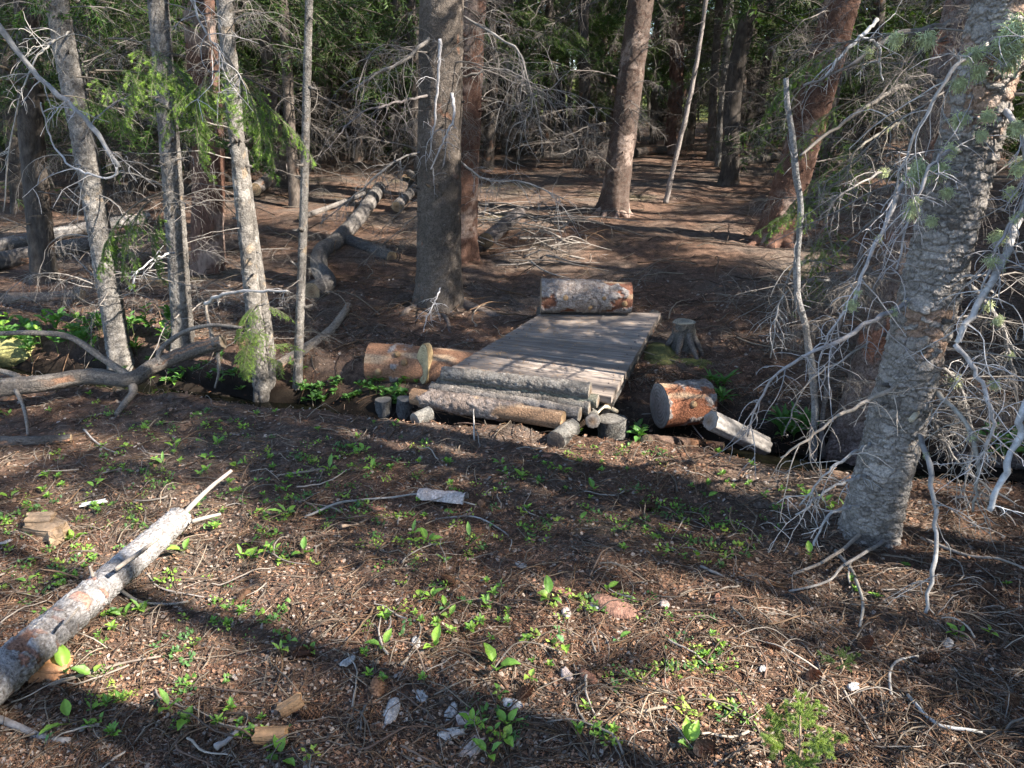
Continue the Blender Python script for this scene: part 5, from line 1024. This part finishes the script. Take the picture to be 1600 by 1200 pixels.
# brush pile behind the bridge
rgp = np.random.default_rng(8)
bp_i = []
for i in range(46):
    px, py = rgp.uniform(745, 900), rgp.uniform(345, 428); g = G(px, py); a = rgp.uniform(-.9, .9) + (3.14 if rgp.random() < .5 else 0); L = rgp.uniform(.35, 1.0); h = rgp.uniform(.02, .28)
    p0 = np.array([g[0], g[1], g[2] + h]); p1 = p0 + np.array([math.cos(a) * L, math.sin(a) * L * .7, rgp.uniform(-.2, .12)]); mid = (p0 + p1) / 2 + [0, 0, rgp.uniform(0, .1)]
    for q in (p0, p1): q[2] = max(q[2], float(groundh(q[0], q[1])) + .01)
    o = stick_thing("brush_stick", None, "stick", [p0, mid, p1], rgp.uniform(.005, .012), .003, tuple(np.array([.19, .165, .14]) * rgp.uniform(.5, 1.4)), 6, 900 + i, "sticks of the brush pile", twigs=4); bp_i.append((o, 'pale' if i % 2 else 'dark'))
log_thing("fallen_log", "dark broken log end inside the brush pile behind the bridge", "log", [G(760, 395) + [0, 0, .12], G(812, 350) + [0, 0, .12]], .07, .06, 40, .02, 777, cell=(.02, .2), amp=.005, colA=(.15, .13, .12), colB=(.06, .05, .045))
land('the brush pile log', G(790, 380))
auto_labels(bp_i, "bare stick in the brush pile")
# individual twigs
tw_items = []
x, y = pix_scatter(400, rgl, 620, 1190, .95); k = ~in_creek(x, y); x, y = x[k][:230], y[k][:230]
for i in range(len(x)):
    L = np.array([rgl.uniform(.08, .26)]); r = np.array([rgl.uniform(.0018, .0038)]); ci = rgl.integers(0, 6)
    v, f, c, pt = twig_batch(1, x[i:i + 1], y[i:i + 1], L, r, rgl, 9, 5, .012, TWC[ci:ci + 1], 1.3); org = pt[0, 0]
    o = tag(ob("twig", mkmesh("twig", v - org, [f], c, [M_twig]), org), None, "twig"); tw_items.append((o, ['grey', 'brown', 'dark brown', 'pale', 'tan', 'blackish'][ci] + (' long' if L[0] > .18 else ' short')))
auto_labels(tw_items, "twig", "twigs on the forest floor")
x, y = pix_scatter(260, rgl, 280, 560, 1.0); k = ~in_creek(x, y); x, y = x[k], y[k]
v, f, c, _ = twig_batch(len(x), x, y, rgl.uniform(.2, .7, len(x)), rgl.uniform(.003, .006, len(x)), rgl, 8, 4, .02, TWD); tag(ob("far_bank_twig_litter", mkmesh("far_bank_twig_litter", v, [f], c, [M_twig])), kind="stuff")

# flakes, chunks, cones
def flake_mesh(seed, l, w, col, th=.004, curl=.25):
    rg = np.random.default_rng(seed); n = 20; a = np.arange(n) * 2 * math.pi / n; r = 1 + rg.normal(0, .14, n); X_ = np.cos(a) * r * l / 2; Y_ = np.sin(a) * r * w / 2
    rings = []
    for s, z in ((1, 0), (.97, th), (.6, th * 1.2), (.25, th)): rings.append(np.stack([X_ * s, Y_ * s, z + 0 * X_ + rg.normal(0, th * .25, n) * (s < .97)], -1))
    V = np.concatenate(rings + [np.array([[0, 0, th]])]); V[:, 2] += -curl * (V[:, 1] ** 2) / w * 1.5 + rg.uniform(-.1, .1) * V[:, 0]; m = len(V) - 1; j = np.arange(n)
    C = np.array(col) * (.6 + .8 * fbm(V[:, 0] * 70, V[:, 1] * 70, 0, 3, seed))[:, None]
    return mkmesh("bark_flake", V, [gridfaces(4, n), np.stack([3 * n + j, 3 * n + (j + 1) % n, j * 0 + m], -1)], C, [M_bark])
def drop(o_name, me, px, py, label, cat, rot=None, lift=.012, s=1.0):
    g = G(px, py); g[2] = float(groundh(g[0], g[1])) + lift; return tag(ob(o_name, me, g, rot or (R_(-.2, .2), R_(-.2, .2), R_(0, 6)), None, s), label, cat)
GRY, PNK, RED = (.33, .31, .29), (.34, .27, .235), (.20, .10, .065)
drop("bark_flake", flake_mesh(1, .16, .08, (.22, .12, .085), .006), 962, 958, "broad reddish brown bark slab in the sunlit right centre", "bark", (.1, .1, -.5), .02)
for i, (px, py, l, w, c, lb) in enumerate([(612, 1116, .10, .04, GRY, "upright grey bark flake left of the bottom flake group"), (705, 1122, .055, .03, GRY, "small flat grey bark flake, top left of the bottom group"), (728, 1132, .05, .04, PNK, "pinkish grey bark flake, top right of the bottom group"), (705, 1152, .07, .045, GRY, "grey bark flake in the middle of the bottom group"), (735, 1180, .07, .05, PNK, "pinkish bark flake at the bottom edge of the group"),
    (800, 1108, .06, .035, (.42, .42, .42), "light grey triangular bark flake near the bottom centre"), (885, 967, .05, .03, PNK, "pale bark flake left of the reddish bark slab"), (930, 955, .04, .025, GRY, "small grey bark flake touching the reddish slab"), (1038, 952, .04, .03, PNK, "pinkish bark flake right of the reddish slab"), (815, 890, .05, .03, GRY, "grey bark flake in shade at the centre of the clearing"), (880, 935, .09, .03, RED, "dark red bark strip above the reddish slab"),
    (1190, 1055, .025, .02, (.36, .34, .31), "small white flake on the bare dirt"), (1150, 1105, .03, .02, RED, "small red brown flake on the bare dirt"), (545, 1045, .05, .03, GRY, "grey bark flake in the bottom sun patch"), (1040, 1070, .035, .02, RED, "orange brown flake left of the bare dirt"), (1330, 1085, .04, .03, GRY, "grey flake among the right hand twigs"), (590, 800, .07, .04, RED, "reddish bark piece beneath the arched stick"), (660, 1095, .05, .03, GRY, "grey flake left of the triangular flake"), (885, 1060, .05, .03, PNK, "pinkish flake pair in the lower shade"), (920, 1065, .07, .035, RED, "brown flake in the lower centre shade"), (855, 718, .05, .03, RED, "reddish flake in the sun before the ramp"),
    (12, 855, .06, .03, GRY, "grey flake at the left edge near the rotten chunk"), (650, 1010, .04, .03, GRY, "grey flake beside the lower left sun patch"), (1120, 940, .05, .02, RED, "brown flake beside the right sun patch"), (1480, 1010, .05, .03, GRY, "grey flake in the sunlit right foreground")]):
    drop("bark_flake", flake_mesh(10 + i, l, w, c), px, py, lb, "bark")
def chunk_mesh(seed, s, col):
    rg = np.random.default_rng(seed); n, k = 16, 32; u = np.linspace(-1, 1, n); a = np.arange(k) * 2 * math.pi / k; sq = 1 / np.maximum(np.abs(np.cos(a)), np.abs(np.sin(a))) ** .75
    V = np.array([[x_ * s[0] / 2, np.cos(b) * q * s[1] / 2, np.sin(b) * q * s[2] / 2 + s[2] / 2] for x_ in u for b, q in zip(a, sq)]); g = fbm(V[:, 0] * 8, V[:, 1] * 90, V[:, 2] * 90, 3, seed) - .5
    V[:, 1] += g * s[1] * .35; V[:, 2] += g * s[2] * .4; V[:, 0] += (fbm(V[:, 1] * 70, V[:, 2] * 70, 0, 2, seed + 1) - .5) * s[0] * .25 * np.sign(V[:, 0]) * (np.abs(V[:, 0]) > s[0] * .38)
    C = np.array(col) * (.35 + 1.3 * fbm(V[:, 0] * 10, V[:, 1] * 80, V[:, 2] * 80, 3, seed + 2))[:, None]; m = len(V); V = np.vstack([V, [[-s[0] / 2 * .95, 0, s[2] / 2], [s[0] / 2 * .95, 0, s[2] / 2]]]); C = np.vstack([C, [col, col]]); j = np.arange(k); b = (n - 1) * k
    return mkmesh("wood_chunk", V, [gridfaces(n, k), np.stack([(j + 1) % k, j, j * 0 + m], -1), np.stack([b + j, b + (j + 1) % k, j * 0 + m + 1], -1)], C, [M_cut], False)
OCH = (.28, .165, .085)
wr = empty("rotten_wood", wc, "pale rotten wood chunk lying left of the foreground log", "wood chunk")
for s, l, r in (((.15, .08, .055), (0, 0, 0), (0, 0, -.3)), ((.09, .06, .04), (-.03, .02, .04), (.2, .1, .2)), ((.08, .05, .05), (.05, -.03, .0), (0, .1, -.9))): ob("splinter_block", chunk_mesh(int(s[0] * 1000), s, (.27, .185, .115)), l, r, wr)
drop("wood_chunk", chunk_mesh(22, (.085, .04, .035), OCH), 425, 1160, "cracked orange wood block near the bottom edge at left", "wood chunk", (0, 0, .05), .005)
drop("wood_chunk", chunk_mesh(23, (.065, .035, .03), OCH), 458, 1116, "smaller tilted orange wood chunk beside a pine cone", "wood chunk", (0, -.3, .5), .01)
drop("wood_chunk", chunk_mesh(25, (.09, .025, .008), (.42, .42, .4)), 148, 793, "flat white grey wood sliver on the ground at left", "wood chunk", (0, 0, .45), .012)
drop("wood_chunk", chunk_mesh(26, (.1, .07, .05), (.4, .2, .1)), 80, 1055, "brown rotten wood piece under the near foreground log", "wood chunk", (0, .2, .3), .0)
# curled bark piece: open half tube
def halfpipe(pa, pb, r, label, col):
    q = smooth_path([pa, pb], 16); T, N, B = frames(q); a = np.linspace(.1, 3.3, 16); rg = np.random.default_rng(4); V = []
    for rr in (r, r - .005):
        e = rr * (1 + .06 * rg.normal(0, 1, (16, 1))); V.append((q[:, None] + (e[..., None] * (np.cos(a)[None, :, None] * B[:, None] + np.sin(a)[None, :, None] * N[:, None]))))
    o = q[8]; C = np.array(col); mb = MB()
    for i, Vx in enumerate(V): v = Vx.reshape(-1, 3) - o; mb.add(v, gridfaces(16, 16, False), C * (.6 + .8 * fbm(v[:, 0] * 60, v[:, 1] * 60, v[:, 2] * 60, 3, i))[:, None])
    return tag(ob("bark_curl", mb.mesh("bark_curl", [M_bark]), o), label, "bark")
halfpipe(L3(655, 775, .01), L3(728, 783, .015), .035, "pale curled tube of fallen bark in the middle of the clearing", (.42, .35, .31))
def cone_mesh(seed):
    rg = np.random.default_rng(seed); mb = MB(); n = 90
    v, f = tube([[-.03, 0, 0], [-.01, 0, 0], [.015, 0, 0], [.03, 0, 0]], [.004, .010, .008, .003], 8); mb.add(v, f, (.10, .055, .035))
    for k in range(n):
        t = k / n; a = k * 2.399; x_ = -.032 + .064 * t; r = .015 * math.sin(math.pi * (.12 + .8 * t)) ** .7; d = np.array([.35, math.cos(a), math.sin(a)]); s = np.array([0, -math.sin(a), math.cos(a)]); p = np.array([x_, math.cos(a) * r * .4, math.sin(a) * r * .4])
        mb.add([p - s * .002, p + s * .002, p + d * r * .8 + s * .005, p + d * r * 1.05, p + d * r * .8 - s * .005], [np.array([[0, 1, 2, 3, 4]])], np.array([.20, .11, .065]) * rg.uniform(.6, 1.3))
    return mb.mesh("pine_cone", [M_litter], False)
CN = [cone_mesh(i) for i in range(3)]
cn_i = []
for i, (px, py) in enumerate([(487, 1122), (590, 1082), (752, 793), (1270, 1068), (475, 1030), (1578, 1110), (1205, 1015), (1350, 1018), (820, 1090), (960, 920), (1450, 1040), (1540, 930), (700, 920), (380, 940), (1010, 800), (1100, 1180)]):
    o = drop("spruce_cone", CN[i % 3], px, py, None, "cone", (R_(-.5, .5), R_(-.3, .3), R_(0, 6)), .018, R_(.8, 1.1)); cn_i.append((o, 'dark' if i % 2 else 'open'))
auto_labels(cn_i, "brown spruce cone", "cones on the forest floor")

# ------------------------------------------------------------------ herbs
def leaf_mesh(seed, L, W, col, fold=.25, bend=.5, pet=.3):
    rg = np.random.default_rng(seed); n = 9; t = np.linspace(0, 1, n); w = W / 2 * np.sin(math.pi * np.clip(t, .03, .985) ** .8) ** .8; ang = bend * t; x = np.cumsum(np.cos(ang)) * L / n - L / n; z = -np.cumsum(np.sin(ang)) * L / n
    V = []; C = []
    for u in (-1, -.5, 0, .5, 1):
        V.append(np.stack([x, u * w, z + abs(u) * w * fold * 2 + .0015 * np.sin(t * 18 + u)], -1)); C.append(np.broadcast_to(np.array(col) * (1.25 if u == 0 else rg.uniform(.9, 1.1)), (n, 3)))
    V = np.stack(V, 1).reshape(-1, 3); C = np.stack(C, 1).reshape(-1, 3)
    V[:, 0] += pet * L; mb = MB(); mb.add(V, gridfaces(n, 5, False), C); v, f = tube([[0, 0, -.001], [pet * L * 1.1, 0, -.0005]], [.0012, .0009], 4, False); mb.add(v, f, (.16, .2, .06))
    return mb.mesh("leaf", [M_leaf])
GL, GB, GD = (.13, .26, .045), (.21, .36, .05), (.08, .18, .04)
LV = [leaf_mesh(i, .055, .026, GL if i % 2 else GB, bend=R_(.2, .8)) for i in range(6)]
LV += [leaf_mesh(60, .035, .026, (.10, .19, .04), bend=.5), leaf_mesh(61, .06, .017, (.15, .27, .06), bend=.3), leaf_mesh(62, .04, .03, (.20, .30, .05), bend=.9), leaf_mesh(63, .03, .018, (.09, .20, .07), bend=.4)]
LVD = [leaf_mesh(20 + i, .06, .034, GD, bend=R_(.3, .9)) for i in range(4)]
LVL = [leaf_mesh(40 + i, .09, .016, GD, bend=R_(.6, 1.1), pet=.05) for i in range(3)]
herb_i = []
def herb(x, y, n, s, leaves, word, up=(.5, 1.1), name="seedling_plant", cat="plant", hgt_=0.0):
    z = float(groundh(x, y)) - .002; r = empty(name, (x, y, z), None, cat); az = R_(0, 6.28)
    if hgt_:
        v, f = tube([[0, 0, -.01], [.004, 0, hgt_]], [.0016, .001], 5); ob("stem", mkmesh("stem", v, f, (.12, .17, .05), [M_leaf]), parent=r)
    for k in range(n): az += 2.4 + R_(-.3, .3); ob("leaf", random.choice(leaves), (0, 0, hgt_ * R_(.5, 1) + .004), (R_(-.3, .3), -R_(*up), az), r, s * R_(.7, 1.15))
    herb_i.append((r, word)); return r
BIG = [(112,1140,2,1.5),(70,1168,1,1.25),(105,1060,2,1.6),(150,1065,2,1.0),(118,872,1,1.0),(18,782,2,1.0),(275,708,3,1.2),(515,742,4,1.1),(288,868,4,1.2),(285,835,3,1.0),(270,1125,3,1.2),(475,868,3,1.1),(450,808,5,1.1),(420,872,5,1.1),(395,878,4,1.0),(928,772,2,1.2),(1103,780,2,1.2),
       (858,945,4,1.2),(947,932,2,1.0),(775,1050,3,1.2),(600,1030,3,1.1),(680,1022,3,1.0),(582,742,2,1.0),(735,855,2,1.0),(1265,878,2,.9),(1090,880,2,.9),(905,822,2,.8),(295,1130,4,1.0),(620,1100,0,1),(440,1190,3,1.1),(765,1190,3,1.0),(1075,1178,4,1.1),(830,1075,3,.9),(882,1020,2,1.0),(965,1010,2,.8),(790,1160,2,.9),(150,770,2,.8),(45,915,3,.9),(560,715,3,.9),(370,735,3,.9)]
for px, py, n, s in BIG:
    if n: g = G(px, py); herb(g[0], g[1], n, s, LV, "broad leaved", hgt_=R_(.005, .03))
rh = random.Random(12)
def herbz(n, xr, yr, kind, s=(.5, .9)):
    for _ in range(n):
        if _ % 4 == 0: c0 = (rh.uniform(*xr), rh.uniform(*yr))
        px, py = c0[0] + rh.gauss(0, 34), c0[1] + rh.gauss(0, 15); g = G(px, min(max(py, 590), 1215))
        if bool(in_creek(g[0], g[1])): continue
        if kind == 'b': herb(g[0], g[1], rh.randint(3, 5), rh.uniform(*s), LV, "small leafy", hgt_=rh.uniform(0, .02))
        else: herb(g[0], g[1], rh.randint(10, 15), rh.uniform(.25, .45), LV, "tiny bushy", hgt_=rh.uniform(.01, .025))
for n, xr, yr in ((44, (0, 560), (650, 780)), (36, (30, 620), (780, 1000)), (20, (560, 900), (690, 800)), (32, (600, 1000), (800, 1000)), (18, (1000, 1300), (740, 900)), (8, (1300, 1600), (880, 1100)), (20, (100, 700), (1000, 1190)), (16, (700, 1150), (1000, 1190))):
    herbz(n // 3, xr, yr, 'b'); herbz(n - n // 3, xr, yr, 's')
# bright low plants near the ramp and on the left bank
for n, xr, yr in ((12, (50, 230), (600, 650)), (6, (600, 720), (700, 740)), (5, (930, 1000), (720, 760))): herbz(n, xr, yr, 's')
# creek side leafy plants
def creek(px, py, n, s, leaves=LVD, word="lush green creekside", up=(.3, 1.2), h=.1):
    g = G(px, py); herb(g[0], g[1], n, s, leaves, word, up, "creek_plant", "plant", h)
for k in range(46): creek(rh.uniform(-10, 285), rh.uniform(512, 566), 9, rh.uniform(.9, 1.5), LVD if k % 3 else LV, h=rh.uniform(.08, .2))
for k in range(44): creek(rh.uniform(470, 655), rh.uniform(600, 632), 9, rh.uniform(.5, .8), h=rh.uniform(.0, .05))
for k in range(36): creek(rh.uniform(150, 480), rh.uniform(565, 612), 8, rh.uniform(.5, .9), LVD if k % 2 else LV, h=rh.uniform(.0, .05))
for k in range(6): creek(rh.uniform(1105, 1140), rh.uniform(605, 640), 9, rh.uniform(1.0, 1.5), LVL, h=.04, up=(.6, 1.3))
for k in range(8): creek(rh.uniform(1215, 1260), rh.uniform(670, 705), 8, rh.uniform(1.2, 1.9), LVL, h=.05, up=(.6, 1.4))
for k in range(8): creek(rh.uniform(1540, 1600), rh.uniform(700, 730), 8, rh.uniform(1.0, 1.5), LVD, h=.08)
for k in range(4): creek(rh.uniform(985, 1000), rh.uniform(685, 694), 6, .9, LVD, h=.04)
auto_labels(herb_i, "green plant", "green herbs of the forest floor")

# ground cover of tiny leaves nobody could count
def tiny_leaves():
    rg = np.random.default_rng(91); n = 520; c = []
    for (x0, x1, y0, y1, w) in ((0, 600, 640, 800, 150), (0, 700, 780, 1000, 130), (560, 1100, 690, 1010, 150), (1000, 1350, 730, 950, 50), (100, 1150, 1000, 1200, 80)):
        m = w // 5; a = np.stack([rg.uniform(x0, x1, m), rg.uniform(y0, y1, m)], -1); c.append(np.repeat(a, 5, 0) + rg.normal(0, 1, (m * 5, 2)) * [26, 12])
    c = np.concatenate(c); g = np.array([G(a, min(b, 1225)) for a, b in c]); N = len(g); k = np.repeat(np.arange(N), 11); m = len(k)
    s = rg.uniform(.6, 1.4, N)[k] * .011; az = rg.uniform(0, 6.28, m); el = rg.uniform(.1, 1.0, m); off = rg.normal(0, .012, (m, 2)); x = g[k, 0] + off[:, 0]; y = g[k, 1] + off[:, 1]; z = groundh(x, y) + rg.uniform(.006, .022, m)
    d = np.stack([np.cos(az) * np.cos(el), np.sin(az) * np.cos(el), np.sin(el)], -1); e = np.stack([-np.sin(az), np.cos(az), 0 * az], -1); p = np.stack([x, y, z], -1); S1 = s[:, None]
    up = np.cross(d, e); V = np.stack([p, p + d * S1 * .55 + e * S1 * .42 - up * S1 * .1, p + d * S1 * 1.25, p + d * S1 * .55 - e * S1 * .42 - up * S1 * .1], 1).reshape(-1, 3); i = np.arange(m)[:, None] * 4
    pal = np.array([[.11, .22, .04], [.19, .33, .05], [.26, .36, .06], [.08, .17, .05]]); cc = pal[rg.integers(0, 4, N)][k] * rg.uniform(.75, 1.2, (m, 1))
    tag(ob("ground_cover_leaves", mkmesh("ground_cover_leaves", V, [np.concatenate([i + [0, 1, 2], i + [0, 2, 3]])], np.repeat(cc, 4, 0), [M_leaf], False)), kind="stuff")
tiny_leaves()

# spruce seedling at the bottom and tiny one at right
def seedling(px, py, h, n, s, label, col=((.14, .20, .05), (.34, .42, .12))):
    g = G(px, py); g[2] = groundh(g[0], g[1]); r = empty("spruce_seedling", g, label, "seedling"); v, f = tube([[0, 0, -.02], [.01, 0, h * .5], [.0, .01, h]], [.005, .004, .002], 8); ob("stem", mkmesh("stem", v, f, (.25, .18, .12), [M_twig]), parent=r)
    ms = [live_branch(60 + i, .20, 3600, .013, .0015, *col, ntw=7, sub=2, droop=-.3, wk=.45) for i in range(3)]
    for k in range(n): t = .25 + .75 * k / n; ob("shoot", ms[k % 3], (0, 0, h * t), (R_(-.4, .4), -R_(.1, .8) - (.5 if k > n - 4 else 0), k * 2.4), r, s * (1.25 - .7 * t))
seedling(1235, 1222, .20, 15, .66, "bright yellow green spruce seedling at the bottom edge")
seedling(1310, 1055, .06, 8, .35, "tiny dull green spruce seedling among the right hand twigs", ((.05, .09, .03), (.12, .16, .06)))
